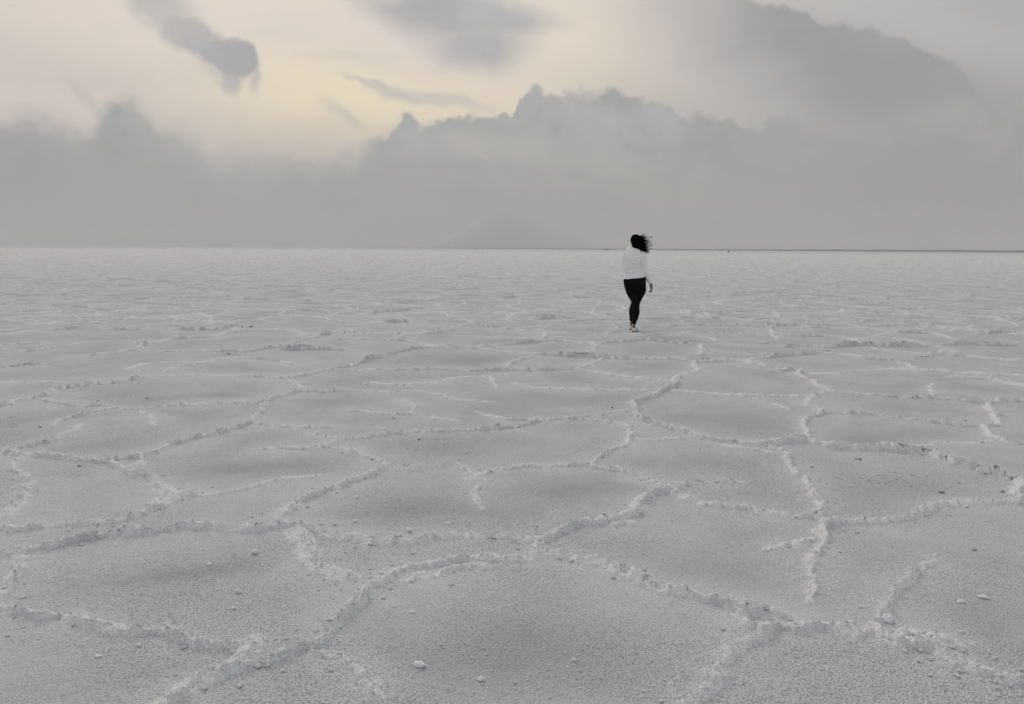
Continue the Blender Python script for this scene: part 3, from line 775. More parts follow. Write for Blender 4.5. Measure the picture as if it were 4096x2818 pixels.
# where the salt is damp and where it is fresh, white crust
dampn = masked(lambda x, y: fb2(x * .42, y * .42, 3, 101), RRg < 900, .5)
dampn2 = masked(lambda x, y: fb2(x * 1.6, y * 1.6, 3, 103), near, .5)
DAMP = sstep(DI, 0.10, 0.60) * (0.12 + 0.45 * sstep(dampn * .6 + dampn2 * .4, .46, .66))
for (vx_, vy_, wx_, wy_, tilt, st_) in ((430, 1292, 260, 24, -9, 1.1), (1150, 1490, 380, 95, 0, .85), (560, 1062, 190, 20, -4, .95), (1330, 1105, 200, 34, 0, .8), (960, 1150, 180, 34, -4, .75),
        (1800, 1235, 180, 34, 8, .6), (1960, 1110, 240, 46, 0, .7), (1650, 955, 190, 34, 0, .65), (2240, 1430, 130, 80, 10, .8), (1600, 1290, 260, 50, 6, .6), (390, 932, 80, 10, 0, .6),
        (1930, 990, 180, 22, 0, .6), (1060, 1010, 240, 24, 0, .5), (820, 1390, 200, 30, 0, .3), (250, 1010, 140, 12, -6, .5), (1080, 818, 120, 9, 0, .6), (1560, 1048, 200, 24, 0, .4),
        (1330, 905, 160, 14, 0, .5), (860, 905, 160, 12, 0, .4), (2050, 880, 160, 10, 0, .5), (1700, 1450, 120, 60, 0, .35), (250, 1420, 260, 50, 5, .35), (340, 905, 60, 6, -8, .6), (510, 895, 60, 5, 0, .6),
        (60, 950, 130, 12, -6, .6), (1760, 845, 120, 8, 0, .5), (1560, 1560, 160, 60, 0, .4), (400, 1540, 300, 60, 0, .35), (1260, 945, 200, 10, 0, .35)):
    c0 = np.array(ground_pt(vx_ * 1.7655, vy_ * 1.7655)); ct, st2 = math.cos(rad(tilt)), math.sin(rad(tilt))
    ax1 = (np.array(ground_pt((vx_ + 20 * ct) * 1.7655, (vy_ + 20 * st2) * 1.7655)) - c0) / 20 * wx_
    ax2 = (np.array(ground_pt((vx_ - 3 * st2) * 1.7655, (vy_ - 3 * ct) * 1.7655)) - c0) / 3 * wy_
    Mi = np.linalg.inv(np.stack([ax1, ax2], 1))
    qx = X - c0[0] + WX * 2; qy = Y - c0[1] + WY * 2
    u_ = Mi[0, 0] * qx + Mi[0, 1] * qy; v_ = Mi[1, 0] * qx + Mi[1, 1] * qy
    DAMP = DAMP + st_ * np.exp(-(u_ * u_ + v_ * v_) * 1.1) * (.75 + .5 * dampn2)
DAMP = np.clip(DAMP * sstep(DI, 0.02, 0.22), 0, 1.25) * (1 - GR)
DAMP *= 1 - 0.35 * sstep(RRg, 10, 30)
CRUST = np.clip(sstep(GR, .08, .45) + 0.42 * np.exp(-DI / 0.08), 0, 1) * (0.55 + .5 * lump + .35 * (NOD + .6))
CRUST = np.clip(CRUST, 0, 1) * (1 - .6 * sstep(RRg, 9, 30))


def fill_mesh(name, co, quads, tris=None, attrs=(), normals=None):
    me = bpy.data.meshes.new(name)
    nq = len(quads); ntri = 0 if tris is None else len(tris)
    me.vertices.add(len(co)); me.vertices.foreach_set('co', np.ascontiguousarray(co, np.float32).ravel())
    idx = quads.ravel() if not ntri else np.concatenate([quads.ravel(), tris.ravel()])
    me.loops.add(len(idx)); me.loops.foreach_set('vertex_index', idx.astype(np.int32))
    me.polygons.add(nq + ntri)
    st_ = np.concatenate([np.arange(nq) * 4, nq * 4 + np.arange(ntri) * 3]).astype(np.int32)
    me.polygons.foreach_set('loop_start', st_)
    me.polygons.foreach_set('use_smooth', np.ones(nq + ntri, bool))
    for an_, av in attrs:
        at = me.attributes.new(an_, 'FLOAT', 'POINT'); at.data.foreach_set('value', np.ascontiguousarray(av, np.float32))
    me.update(calc_edges=True)
    if normals is not None:
        me.normals_split_custom_set_from_vertices(normals)
    return me


CO = np.stack([X2.ravel(), Y2.ravel(), Z.ravel()], 1)
vi = (np.arange(NR)[:, None] * NA + np.arange(NA)[None, :])
nx1 = np.roll(vi, -1, axis=1)
Q = np.stack([vi[:-1], vi[1:], nx1[1:], nx1[:-1]], -1)          # rows outwards, columns clockwise
FID = ID[:-1].copy()
strong = (np.minimum(GR[:-1], GR[1:]) > 0.22)
FID[~strong] = -1
Qf = Q.reshape(-1, 4); FIDf = FID.ravel()
Qf = Qf[:, ::-1]
# normals of the whole sheet, so that the ridges join the plates without a seam
pa = CO[Qf[:, 2]] - CO[Qf[:, 0]]; pb = CO[Qf[:, 3]] - CO[Qf[:, 1]]
fn = np.cross(pa, pb)
if fn[:, 2].mean() < 0:
    Qf = Qf[:, ::-1]; fn = -fn
VN = np.zeros((len(CO) + 1, 3), np.float64)
for c in range(4):
    for ax in range(3):
        VN[:, ax] += np.bincount(Qf[:, c], weights=fn[:, ax], minlength=len(CO) + 1)
VN /= np.maximum(np.linalg.norm(VN, axis=1, keepdims=True), 1e-12)
VN[-1] = (0, 0, 1)
DAf, CRf = DAMP.ravel(), CRUST.ravel()


def sub_mesh(name, faces, extra_center=False):
    u, inv = np.unique(faces, return_inverse=True)
    q = inv.reshape(faces.shape)
    co = CO[u]; tr_ = None; da = DAf[u]; cr_ = CRf[u]; nn = VN[u]
    if extra_center:
        ring = np.searchsorted(u, vi[0])
        c = len(co)
        co = np.vstack([co, [[0, 0, co[ring, 2].mean()]]]); da = np.append(da, .3); cr_ = np.append(cr_, .1); nn = np.vstack([nn, [[0, 0, 1]]])
        tr_ = np.stack([np.full(NA, c), np.roll(ring, -1), ring], 1)
    return fill_mesh(name, co, q, tr_, (('damp', da), ('crust', cr_)), nn.tolist())


def link(name, me, mat=None, parent=None):
    o = bpy.data.objects.new(name, me)
    if mat is not None: me.materials.append(mat)
    COL.objects.link(o)
    if parent is not None: o.parent = parent
    return o


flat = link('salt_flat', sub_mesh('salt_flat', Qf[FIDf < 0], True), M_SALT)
flat['kind'] = 'structure'; flat['label'] = 'wide pale grey salt flat of dried plates reaching the horizon'
order = np.argsort(FIDf, kind='stable'); sf = FIDf[order]
for k in range(len(RIDGES)):
    a = np.searchsorted(sf, k); b = np.searchsorted(sf, k + 1)
    if b - a < 40: continue
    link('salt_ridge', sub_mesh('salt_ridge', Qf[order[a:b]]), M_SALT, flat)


def ground_z(x, y):
    r_ = math.hypot(x, y); a_ = math.atan2(x, y)
    i = min(NR - 1, max(0, np.searchsorted(rr, r_))); j = min(NA - 1, max(0, np.searchsorted(aa, a_)))
    return float(Z[i, j])


# ------------------------------------------------------------------ distant shore and mountain
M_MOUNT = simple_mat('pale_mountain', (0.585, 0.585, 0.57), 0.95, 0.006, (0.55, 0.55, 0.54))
M_SHORE = simple_mat('far_land', (0.05, 0.05, 0.048), 0.95, 0.004, (0.09, 0.088, 0.08))


def land(name, a0, a1, dist, depth, hfun, n=220, rows=9, z0=-0.5):
    A = np.linspace(a0, a1, n)
    co = []; q = []
    for j in range(rows):
        v = j / (rows - 1)
        for i, a in enumerate(A):
            d = dist + depth * v
            prof = math.sin(math.pi * v) ** 0.8 if 0 < v < 1 else 0
            co.append((d * math.sin(a), d * math.cos(a), z0 + hfun(a, v) * prof))
    for j in range(rows - 1):
        for i in range(n - 1):
            q.append((j * n + i, j * n + i + 1, (j + 1) * n + i + 1, (j + 1) * n + i))
    me = fill_mesh(name, np.array(co, np.float32), np.array(q))
    return link(name, me, M_SHORE)


def shore_h(a, v):
    px = 512 + math.tan(a) * FPX
    base = 3.0 + 9.0 * max(0.0, min(1.0, (px - 430) / 580.0))
    if px < 520: base *= max(0.0, min(1, (px - 330) / 190.0)) ** 0.7
    n = float(fb2(np.array([a * 60 + v]), np.array([v * 2.0]), 4, 111)[0])
    return base * (0.75 + 0.5 * n)


sh = land('far_shore_hills', rad(-13), rad(75), 4200, 900, shore_h, 420)
sh['kind'] = 'structure'; sh['label'] = 'low dark strip of far shore along the horizon'


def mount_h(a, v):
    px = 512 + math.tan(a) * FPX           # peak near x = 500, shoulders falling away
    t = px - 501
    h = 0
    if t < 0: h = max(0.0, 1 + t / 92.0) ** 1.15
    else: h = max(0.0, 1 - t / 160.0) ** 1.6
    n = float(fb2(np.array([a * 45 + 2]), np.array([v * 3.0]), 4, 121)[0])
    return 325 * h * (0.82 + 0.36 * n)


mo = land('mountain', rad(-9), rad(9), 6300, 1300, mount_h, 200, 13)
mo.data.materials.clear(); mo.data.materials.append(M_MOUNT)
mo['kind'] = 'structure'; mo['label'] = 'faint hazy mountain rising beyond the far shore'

# ------------------------------------------------------------------ small things
def ico(sub):
    bm = bmesh.new(); bmesh.ops.create_icosphere(bm, subdivisions=sub, radius=1.0)
    v = np.array([x.co[:] for x in bm.verts]); f = np.array([[q.index for q in x.verts] for x in bm.faces]); bm.free()
    return v, f


IC3, IC2, IC1 = ico(4), ico(2), ico(1)


def rock_mesh(name, base, sx, sy, sz, seed, rough_=0.35, rot=0.0):
    v, f = base
    n = vn3(v + 9, 1.3, seed) - .5; n2 = vn3(v + 9, 3.1, seed + 5) - .5; n3 = vn3(v + 9, 7.0, seed + 8) - .5
    s = 1 + rough_ * (1.5 * n + 0.8 * n2 + 0.35 * n3)
    p = v * s[:, None] * np.array([sx, sy, sz])
    c, s_ = math.cos(rot), math.sin(rot)
    p = np.stack([p[:, 0] * c - p[:, 1] * s_, p[:, 0] * s_ + p[:, 1] * c, p[:, 2]], 1)
    return p, f


def tri_mesh(name, p, f, attrs=()):
    return fill_mesh(name, p, np.zeros((0, 4), int), f, attrs)


M_LUMP = simple_mat('salt_lump', (0.84, 0.865, 0.89), 0.85, 30.0, (0.77, 0.79, 0.815), 0.004, 160.0)
M_LUMPD = simple_mat('dirty_salt', (0.46, 0.46, 0.46), 0.9, 30.0, (0.36, 0.36, 0.36), 0.004, 160.0)
M_BLACK = simple_mat('dark_stone', (0.035, 0.034, 0.033), 0.9, 3.0, (0.06, 0.058, 0.055))
SRC = FPX * 4
# x, y in the photograph, width and height in source pixels, dirty?, label
LUMPS = [
    (1676, 2658, 42, 27, 0, 'smooth bright salt lump lying alone on the nearest plate, wider than tall'),
    (3553, 2486, 40, 34, 0, 'rounded salt chunk beside the base of the curving ridge spur'),
    (1023, 2214, 27, 24, 0, 'pale knobbly salt lump just below the pitted long ridge, largest of three'),
    (836, 2256, 21, 15, 0, 'small salt lump at the end of the damp grey streak'),
    (951, 2369, 23, 23, 0, 'round salt lump standing alone below the damp streak'),
    (392, 2625, 24, 11, 0, 'flat pale salt flake below the sagging ridge at the bottom corner'),
    (556, 2584, 20, 14, 0, 'rough salt crumb close under the sagging ridge'),
    (933, 2433, 22, 12, 0, 'low salt lump between the round lump and the sagging ridge'),
    (1648, 2447, 24, 11, 0, 'thin salt flake near the bend of the widest ridge'),
    (1575, 2427, 18, 12, 0, 'tiny salt lump next to the bend of the widest ridge'),
    (1637, 2128, 26, 20, 0, 'salt lump just above the middle ridge, with a crumb beside it'),
    (1790, 2095, 22, 19, 0, 'small upright salt lump in the plate above the middle ridge'),
    (1428, 1993, 20, 13, 0, 'small salt lump on the broad plate under the slanting ridge'),
    (1419, 2090, 18, 13, 0, 'little salt lump low on the broad plate near the middle ridge'),
    (1866, 1810, 13, 9, 0, 'tiny bright salt lump in the middle of the long oval plate'),
    (1674, 1754, 18, 6, 1, 'thin dark chip near the upper rim of the long oval plate'),
    (1576, 1674, 12, 6, 1, 'small dark chip on the plate behind the long oval one'),
    (2449, 1632, 12, 8, 1, 'small dark chip near the twisted heap of the high ridge'),
    (3248, 1868, 14, 8, 1, 'dark chip on the plate below the long diagonal ridge'),
    (3764, 1969, 22, 6, 1, 'thin dark flake in the open plate under the diagonal ridge'),
    (4011, 1968, 17, 12, 1, 'dark clod at the foot of the diagonal ridge end'),
    (3434, 1838, 24, 8, 1, 'dark sliver beside the hollow part of the diagonal ridge'),
    (3862, 1688, 9, 6, 1, 'dark speck of salt inside the upper oval plate'),
    (3363, 1526, 11, 6, 0, 'tiny pale lump on the far plate behind the branching ridge'),
    (3140, 1487, 28, 14, 0, 'broken pale slab tip in the rubble of the far heaped ridge'),
    (3310, 1405, 18, 11, 0, 'pale broken block standing out beneath a far low ridge'),
    (588, 1590, 14, 7, 1, 'dark chip on the far plate beyond the lumpy mound'),
    (391, 1604, 10, 5, 1, 'dark sliver above the fork of the far ridges'),
    (318, 1867, 15, 9, 1, 'dark clod inside the small plate below the forked ridge'),
    (160, 1709, 13, 5, 1, 'dark flake at the edge of the frame below the forked ridge'),
    (1004, 1309, 14, 7, 1, 'dark block on far crust, larger one of a pair'),
    (968, 1309, 10, 6, 1, 'dark block on far crust, smaller one of a pair'),
    (914, 1421, 15, 7, 1, 'grey slab lying off the end of a far dark ridge'),
    (2297, 2633, 20, 22, 0, 'upright crumb among the loose grains of the nearest plate'),
    (1925, 2711, 26, 22, 0, 'jagged crumb at the bottom of the nearest plate'),
    (3930, 2393, 34, 6, 0, 'flat broken salt flake in the empty plate near the picture edge'),
    (3842, 2412, 26, 12, 0, 'small ragged crumb beside the flat broken flake'),
    (3895, 2202, 18, 9, 1, 'small dark crumb alone in the empty plate near the picture edge'),
]
for i, (px, py, wp, hp, dirty, lab) in enumerate(LUMPS):
    gx, gy = ground_pt(px, py)
    d = math.hypot(gx, gy); sl = math.hypot(d, CAM_H)
    sx = wp / SRC * sl / 2; vz = hp / SRC * sl / 2
    szz = min(sx * .9, max(vz * 0.9, sx * 0.35)); syy = sx * (0.75 if hp > wp * .5 else .6)
    p, f = rock_mesh('x', IC3 if wp > 20 else IC2, sx, syy, szz, i + 1, 0.42 if i else .28, random.uniform(-.5, .5))
    me = tri_mesh('salt_lump', p, f)
    o = link('salt_lump', me, M_LUMPD if dirty else M_LUMP)
    o.location = (gx, gy, ground_z(gx, gy) + szz * 0.55)
    o['label'] = lab; o['category'] = 'salt chip' if dirty else 'salt lump'; o['group'] = 'loose salt lumps on the plates'


def far_rock(name, px, py, wm, hm, label, cat, seed, group=None, n=1):
    gx, gy = ground_pt(px, py)
    P, F = [], []; off = 0
    for j in range(n):
        v, f = rock_mesh('x', IC2, wm / 2 * (1 if n == 1 else .45), wm * .3, hm * (0.75 if j == 0 else .45), seed + j, .5)
        v = v + np.array([(0 if n == 1 else (j - (n - 1) / 2) * wm / n), random.uniform(-.1, .1) * wm, hm * .2])
        P.append(v); F.append(f + off); off += len(v)
    o = link(name, tri_mesh(name, np.vstack(P), np.vstack(F)), M_BLACK)
    o.location = (gx, gy, ground_z(gx, gy))
    o['label'] = label; o['category'] = cat
    if group: o['group'] = group
    return o


far_rock('dark_rock', 2915, 1010.3, 1.7, 0.85, 'tiny dark pointed rock far out just under the shore strip', 'rock', 201)
far_rock('mud_clods', 1676, 1021.5, 1.5, 0.13, 'short broken row of dark mud on the flat far beyond the plates', 'mud', 211, n=4)
far_rock('black_stone', 1918, 1014.8, 0.16, 0.2, 'smaller, left-hand black speck of the pair far out on the flat', 'stone', 221, 'pair of black stones far out')
far_rock('black_stone', 1929, 1015.4, 0.22, 0.2, 'bigger, right-hand black speck of the pair far out on the flat', 'stone', 231, 'pair of black stones far out')
far_rock('rock_outcrop', 2424.5, 1001.8, 9.0, 3.0, 'faint grey hump just in front of the far shore strip', 'rock', 241).data.materials[0] = M_LUMPD

# loose crumbs: too many to count, one object
P, F, off = [], [], 0
zones = []
for _ in range(220):      # bottom centre-right, where the plate is littered
    zones.append((random.gauss(2350, 430), random.uniform(2560, 2830), random.uniform(5, 13)))
for _ in range(90):      # the rubble ridge at the bottom right
    t = random.random(); zones.append((3550 + 540 * t + random.gauss(0, 40), 2530 + 210 * t + random.gauss(0, 38), random.uniform(6, 20)))
for _ in range(130):
    zones.append((random.gauss(1350, 90), random.gauss(2290, 50), random.uniform(5, 11)))
for _ in range(240):
    zones.append((random.uniform(0, 4096), random.uniform(1650, 2818), random.uniform(3.5, 8)))
for _ in range(90):
    zones.append((random.gauss(3480, 160), random.gauss(1915, 22), random.uniform(5, 12)))
for h0, w0, tp, S in RIDGES:   # and a few fallen off every ridge that stands close
    m = S[len(S) // 2]
    if math.hypot(*m) > 9: continue
    for _ in range(int(len(S) * 0.3)):
        q = S[random.randrange(len(S))]
        r_ = math.hypot(*q)
        if r_ < 1.8: continue
        zones.append(('w', q[0] + random.gauss(0, w0 * 1.5), q[1] + random.gauss(0, w0 * 1.5), random.uniform(.0035, .012)))
for z in zones:
    if z[0] == 'w': gx, gy, s = z[1:]
    else:
        gx, gy = ground_pt(z[0], max(z[1], 1400)); s = z[2] / SRC * math.hypot(gx, gy, CAM_H) / 2
    v, f = rock_mesh('x', IC1, s * random.uniform(.8, 1.3), s * random.uniform(.7, 1.1), s * random.uniform(.35, .7), random.randrange(900), .6, random.uniform(0, 6))
    P.append(v + np.array([gx, gy, ground_z(gx, gy) + s * .3])); F.append(f + off); off += len(v)
M_CRUMB = simple_mat('salt_crumb', (0.72, 0.745, 0.77), 0.9, 30.0, (0.62, 0.645, 0.67), 0.003, 200.0)
cr = link('salt_crumbs', tri_mesh('salt_crumbs', np.vstack(P), np.vstack(F)), M_CRUMB)
cr['kind'] = 'stuff'; cr['label'] = 'loose white salt crumbs scattered over the near plates'

# ------------------------------------------------------------------ the person
M_SKIN = simple_mat('skin', (0.165, 0.118, 0.076), 0.6, 25.0, (0.135, 0.094, 0.06), spec=0.35)
M_KNIT = simple_mat('white_knit', (0.90, 0.90, 0.92), 0.95, 300.0, (0.84, 0.84, 0.86), 0.0012, 900.0, sheen=0.1, spec=0.1)
M_LEG = simple_mat('black_leggings', (0.006, 0.006, 0.0065), 0.85, bump=0.0006, bscale=900.0, spec=0.08)
M_HAIR = simple_mat('black_hair', (0.003, 0.003, 0.003), 0.95, spec=0.03)
M_SHOE = simple_mat('shoe_canvas', (0.74, 0.74, 0.78), 0.8, 60.0, (0.66, 0.66, 0.70), 0.0008, 700.0)
M_SOLE = simple_mat('shoe_sole', (0.10, 0.10, 0.105), 0.7, 25.0, (0.16, 0.16, 0.165))
PS = 1.328e-3
FOOT = ground_pt(2536.4, 1327.9)
PY0 = math.hypot(FOOT[1], 0)


def P3(px, py, d=0.0):
    """a point of the figure: px, py in the close-up (3.19 px per photograph pixel), d metres further away"""
    v = pix_dir(2350 + px / 3.1925, 880 + py / 3.1925)
    t = (FOOT[1] + d) / v.y
    return Vector((v.x * t - FOOT[0], d, CAM_H + v.z * t))


def ring_frame(t):
    t = t.normalized()
    ref = Vector((0, 1, 0)) if abs(t.y) < .9 else Vector((1, 0, 0))
    u = t.cross(ref).normalized(); v = t.cross(u).normalized()
    return u, v


def loft(bm, pts, seg=20, caps=True):
    """pts: list of (centre, ra, rb) ; ra across (x), rb in depth (y)"""
    cs = [p[0] for p in pts]
    rows = []
    P_ = list(pts)
    if caps:
        a, b = P_[0], P_[-1]
        ta = (a[0] - P_[1][0]).normalized(); tb = (b[0] - P_[-2][0]).normalized()
        ca = min(a[1], a[2]) * .8; cb = min(b[1], b[2]) * .8
        P_ = [(a[0] + ta * ca * .9, a[1] * .35, a[2] * .35), (a[0] + ta * ca * .55, a[1] * .8, a[2] * .8)] + P_ + \
             [(b[0] + tb * cb * .55, b[1] * .8, b[2] * .8), (b[0] + tb * cb * .9, b[1] * .35, b[2] * .35)]
    n = len(P_)
    for i, (c, ra, rb) in enumerate(P_):
        t = (P_[min(i + 1, n - 1)][0] - P_[max(i - 1, 0)][0])
        u, v = ring_frame(t)
        if abs(u.x) < abs(v.x): u, v = v, u
        rows.append([bm.verts.new(c + u * (math.cos(2 * math.pi * k / seg) * ra) + v * (math.sin(2 * math.pi * k / seg) * rb)) for k in range(seg)])
    for i in range(n - 1):
        for k in range(seg):
            bm.faces.new((rows[i][k], rows[i][(k + 1) % seg], rows[i + 1][(k + 1) % seg], rows[i + 1][k]))
    bm.faces.new(rows[0][::-1]); bm.faces.new(rows[-1])


def smooth_path(pts, k=4):
    out = []
    n = len(pts)
    for i in range(n - 1):
        a = pts[max(0, i - 1)]; b = pts[i]; c = pts[i + 1]; d = pts[min(n - 1, i + 2)]
        for j in range(k):
            t = j / k
            f = lambda A, B, C_, D_: 0.5 * (2 * B + (C_ - A) * t + (2 * A - 5 * B + 4 * C_ - D_) * t * t + (3 * B - A - 3 * C_ + D_) * t ** 3)
            out.append((f(a[0], b[0], c[0], d[0]), max(.001, f(a[1], b[1], c[1], d[1])), max(.001, f(a[2], b[2], c[2], d[2]))))
    out.append(pts[-1])
    return out


def limb(bm, pts, seg=18, k=3, extra=0.0):
    loft(bm, smooth_path([(p, a + extra, b + extra) for p, a, b in pts], k), seg)


def ball(bm, c, rx, ry=None, rz=None):
    ry = ry or rx; rz = rz or rx
    bmesh.ops.create_icosphere(bm, subdivisions=3, radius=1.0, matrix=Matrix.Translation(c) @ Matrix.Diagonal((rx, ry, rz, 1)))


def remesh(bm, name, voxel, smooth_it=3, adapt=0.0):
    bmesh.ops.recalc_face_normals(bm, faces=bm.faces)
    me = bpy.data.meshes.new('tmp'); bm.to_mesh(me); bm.free()
    o = bpy.data.objects.new('tmp', me); COL.objects.link(o)
    m = o.modifiers.new('r', 'REMESH'); m.mode = 'VOXEL'; m.voxel_size = voxel; m.adaptivity = adapt; m.use_smooth_shade = True
    if smooth_it:
        s = o.modifiers.new('s', 'SMOOTH'); s.factor = 0.5; s.iterations = smooth_it
    dg = bpy.context.evaluated_depsgraph_get()
    me2 = bpy.data.meshes.new_from_object(o.evaluated_get(dg)); me2.name = name
    bpy.data.objects.remove(o); bpy.data.meshes.remove(me)
    me2.polygons.foreach_set('use_smooth', np.ones(len(me2.polygons), bool))
    me2.materials.clear()
    return me2


def get_co(me):
    c = np.empty(len(me.vertices) * 3, np.float32); me.vertices.foreach_get('co', c); return c.reshape(-1, 3)


def get_no(me):
    c = np.empty(len(me.vertices) * 3, np.float32); me.vertex_normals.foreach_get('vector', c); return c.reshape(-1, 3)


def set_co(me, c):
    me.vertices.foreach_set('co', c.astype(np.float32).ravel()); me.update()


R_ = PS
# arms (centre line, radii in m)
ARM_R = [(P3(708, 428, -.015), .050, .058), (P3(716, 480, -.035), .052, .058), (P3(720, 540, -.045), .049, .053), (P3(724, 600, -.02), .047, .049),
         (P3(737, 655, -.02), .044, .046), (P3(757, 710, .0), .041, .042), (P3(780, 760, .03), .034, .035), (P3(800, 803, .05), .0275, .030)]
ARM_L = [(P3(490, 428, .01), .046, .052), (P3(482, 480, .02), .052, .055), (P3(480, 540, .02), .047, .050), (P3(484, 600, .02), .043, .046),
         (P3(490, 640, .03), .040, .042), (P3(505, 668, .10), .038, .038), (P3(520, 690, .18), .032, .033), (P3(532, 705, .25), .027, .028)]
LEG_R = [(P3(672, 800, 0), .090, .105), (P3(672, 850, 0), .096, .112), (P3(670, 900, .0), .100, .106), (P3(650, 950, .01), .090, .096), (P3(633, 1000, .02), .080, .085), (P3(617, 1050, .03), .073, .074),
         (P3(613, 1095, .025), .066, .068), (P3(616, 1140, .01), .063, .066), (P3(619, 1190, .0), .060, .064), (P3(611, 1240, -.005), .051, .055), (P3(602, 1285, -.01), .038, .043), (P3(595, 1322, -.01), .029, .034)]
LEG_L = [(P3(545, 800, 0), .090, .105), (P3(552, 850, .02), .094, .108), (P3(563, 900, .05), .098, .102), (P3(583, 950, .08), .092, .092), (P3(603, 1000, .12), .081, .083), (P3(612, 1050, .15), .069, .073),
         (P3(597, 1095, .19), .066, .067), (P3(582, 1140, .23), .063, .066), (P3(577, 1190, .28), .060, .063), (P3(573, 1235, .32), .050, .053), (P3(562, 1275, .355), .033, .038)]
TORSO = [(P3(566, 800, .02), 0, 0)]


def torso(bm, rows, extra=0.0):
    loft(bm, smooth_path([(P3((l + r) / 2, y, d), (r - l) / 2 * PS + extra, dp + extra) for y, l, r, d, dp in rows], 3), 40)


TOR = [(352, 585, 652, .00, .055), (368, 548, 690, .0, .075), (388, 508, 708, .0, .090), (415, 480, 724, .0, .100), (455, 470, 722, .0, .112), (505, 476, 704, .0, .116),
       (550, 484, 692, .01, .110), (592, 490, 690, .01, .104), (635, 486, 698, .01, .108), (685, 472, 716, .0, .120), (733, 461, 737, .0, .130)]
HIP = [(715, 468, 730, .0, .118), (745, 463, 738, .0, .126), (785, 463, 743, -.005, .134), (840, 474, 745, -.01, .132), (885, 492, 742, .0, .110)]


def finger(bm, base, d0, curl_n, lens, curls, r0):
    """bent finger chain: d0 first direction, curls towards curl_n"""
    pts = [(base, r0, r0)]
    d = d0.normalized(); axis = d0.cross(curl_n).normalized(); p = base.copy()
    for i, (L_, c) in enumerate(zip(lens, curls)):
        d = Matrix.Rotation(rad(c), 3, axis) @ d
        p = p + d * L_
        pts.append((p.copy(), r0 * (1 - .10 * (i + 1)), r0 * (1 - .10 * (i + 1))))
    loft(bm, pts, 10)


def hand(bm, wrist, a, w, n, curl=1.0):
    """a along the hand, w from little finger to index, n out of the palm"""
    a, w, n = a.normalized(), w.normalized(), n.normalized()
    seq = []
    for t, wd, th in ((-.02, .027, .024), (0, .030, .023), (.03, .040, .021), (.06, .044, .019), (.082, .042, .0165)):
        seq.append((wrist + a * t + w * .002, wd, th))
    # palm as a flat loft with its own frame
    rows = []
    for c, wd, th in seq:
        rows.append([bm.verts.new(c + w * (math.cos(2 * math.pi * k / 18) * wd) + n * (math.sin(2 * math.pi * k / 18) * th)) for k in range(18)])
    for i in range(len(rows) - 1):
        for k in range(18):
            bm.faces.new((rows[i][k], rows[i][(k + 1) % 18], rows[i + 1][(k + 1) % 18], rows[i + 1][k]))
    bm.faces.new(rows[0][::-1]); bm.faces.new(rows[-1])
    for j, (off_, L_, c0, r) in enumerate(((.0290, 1.0, 22, .0104), (.0100, 1.10, 27, .0106), (-.0100, 1.02, 33, .0102), (-.0290, .82, 40, .0092))):
        base = wrist + a * (.068 if j in (1, 2) else .064) + w * off_
        dd = (a + w * off_ * 2.2)
        finger(bm, base, dd, n, [.018, .038 * L_, .024 * L_, .020 * L_], [0, c0 * curl * .8, c0 * curl * 1.35, c0 * curl * .7], r)
    tb = wrist + a * .020 + w * .022 + n * .010
    finger(bm, tb, a * 1.0 + w * .40 + n * .40, -w, [.020, .022, .017], [0, 14, 8], .0105)


# --- body: one continuous skin from head to feet
bm = bmesh.new()
hc = P3(614, 262, .0)
ball(bm, hc + Vector((0, .005, .010)), .074, .092, .098)                  # skull
ball(bm, hc + Vector((0, .030, -.048)), .054, .062, .064)                 # face and jaw
ball(bm, hc + Vector((0, .086, -.088)), .024, .020, .018)                 # chin
loft(bm, [(hc + Vector((0, .088, .012)), .008, .008), (hc + Vector((0, .104, -.022)), .013, .012), (hc + Vector((0, .098, -.030)), .016, .010)], 12)  # nose
ball(bm, hc + Vector((0, .093, -.056)), .022, .010, .008)                 # mouth
for s in (-1, 1):
    ball(bm, hc + Vector((s * .030, .082, .012)), .014, .010, .009)       # eyes under lids
    ball(bm, hc + Vector((s * .030, .086, .030)), .020, .008, .005)       # brows
    ball(bm, hc + Vector((s * .076, .000, -.012)), .008, .017, .028)      # ears
loft(bm, smooth_path([(hc + Vector((0, .0, -.06)), .050, .054), (P3(618, 335, .0), .050, .053), (P3(616, 372, .0), .064, .060)], 2), 24)
torso(bm, TOR[1:], -0.012)
torso(bm, HIP, -0.010)
limb(bm, ARM_R, 18, 3, -.009); limb(bm, ARM_L, 18, 3, -.009)
limb(bm, LEG_R + [(P3(593, 1350, -.008), .027, .030), (P3(592, 1385, -.005), .032, .036)], 18, 3, -.006)
limb(bm, LEG_L + [(P3(559, 1305, .37), .026, .030), (P3(558, 1345, .38), .026, .031), (P3(558, 1372, .39), .031, .036)], 18, 3, -.006)
hand(bm, P3(808, 818, .055), Vector((.26, .10, -1)), Vector((.35, .93, .05)), Vector((-.93, .35, -.25)), .95)
hand(bm, P3(535, 708, .262), Vector((.18, 1, -.18)), Vector((.15, .05, 1)), Vector((1, -.2, 0)), 1.0)


def foot_path(heel, yaw, z0=0.0):
    f = Vector((math.sin(yaw), math.cos(yaw), 0)); s = Vector((math.cos(yaw), -math.sin(yaw), 0))
    return heel, f, s


YAW_R, YAW_L = rad(17), rad(31)
HEEL_R = P3(588, 1432, -.045); HEEL_R.z = 0.0
HEEL_L = P3(548, 1405, .345); HEEL_L.z = 0.0


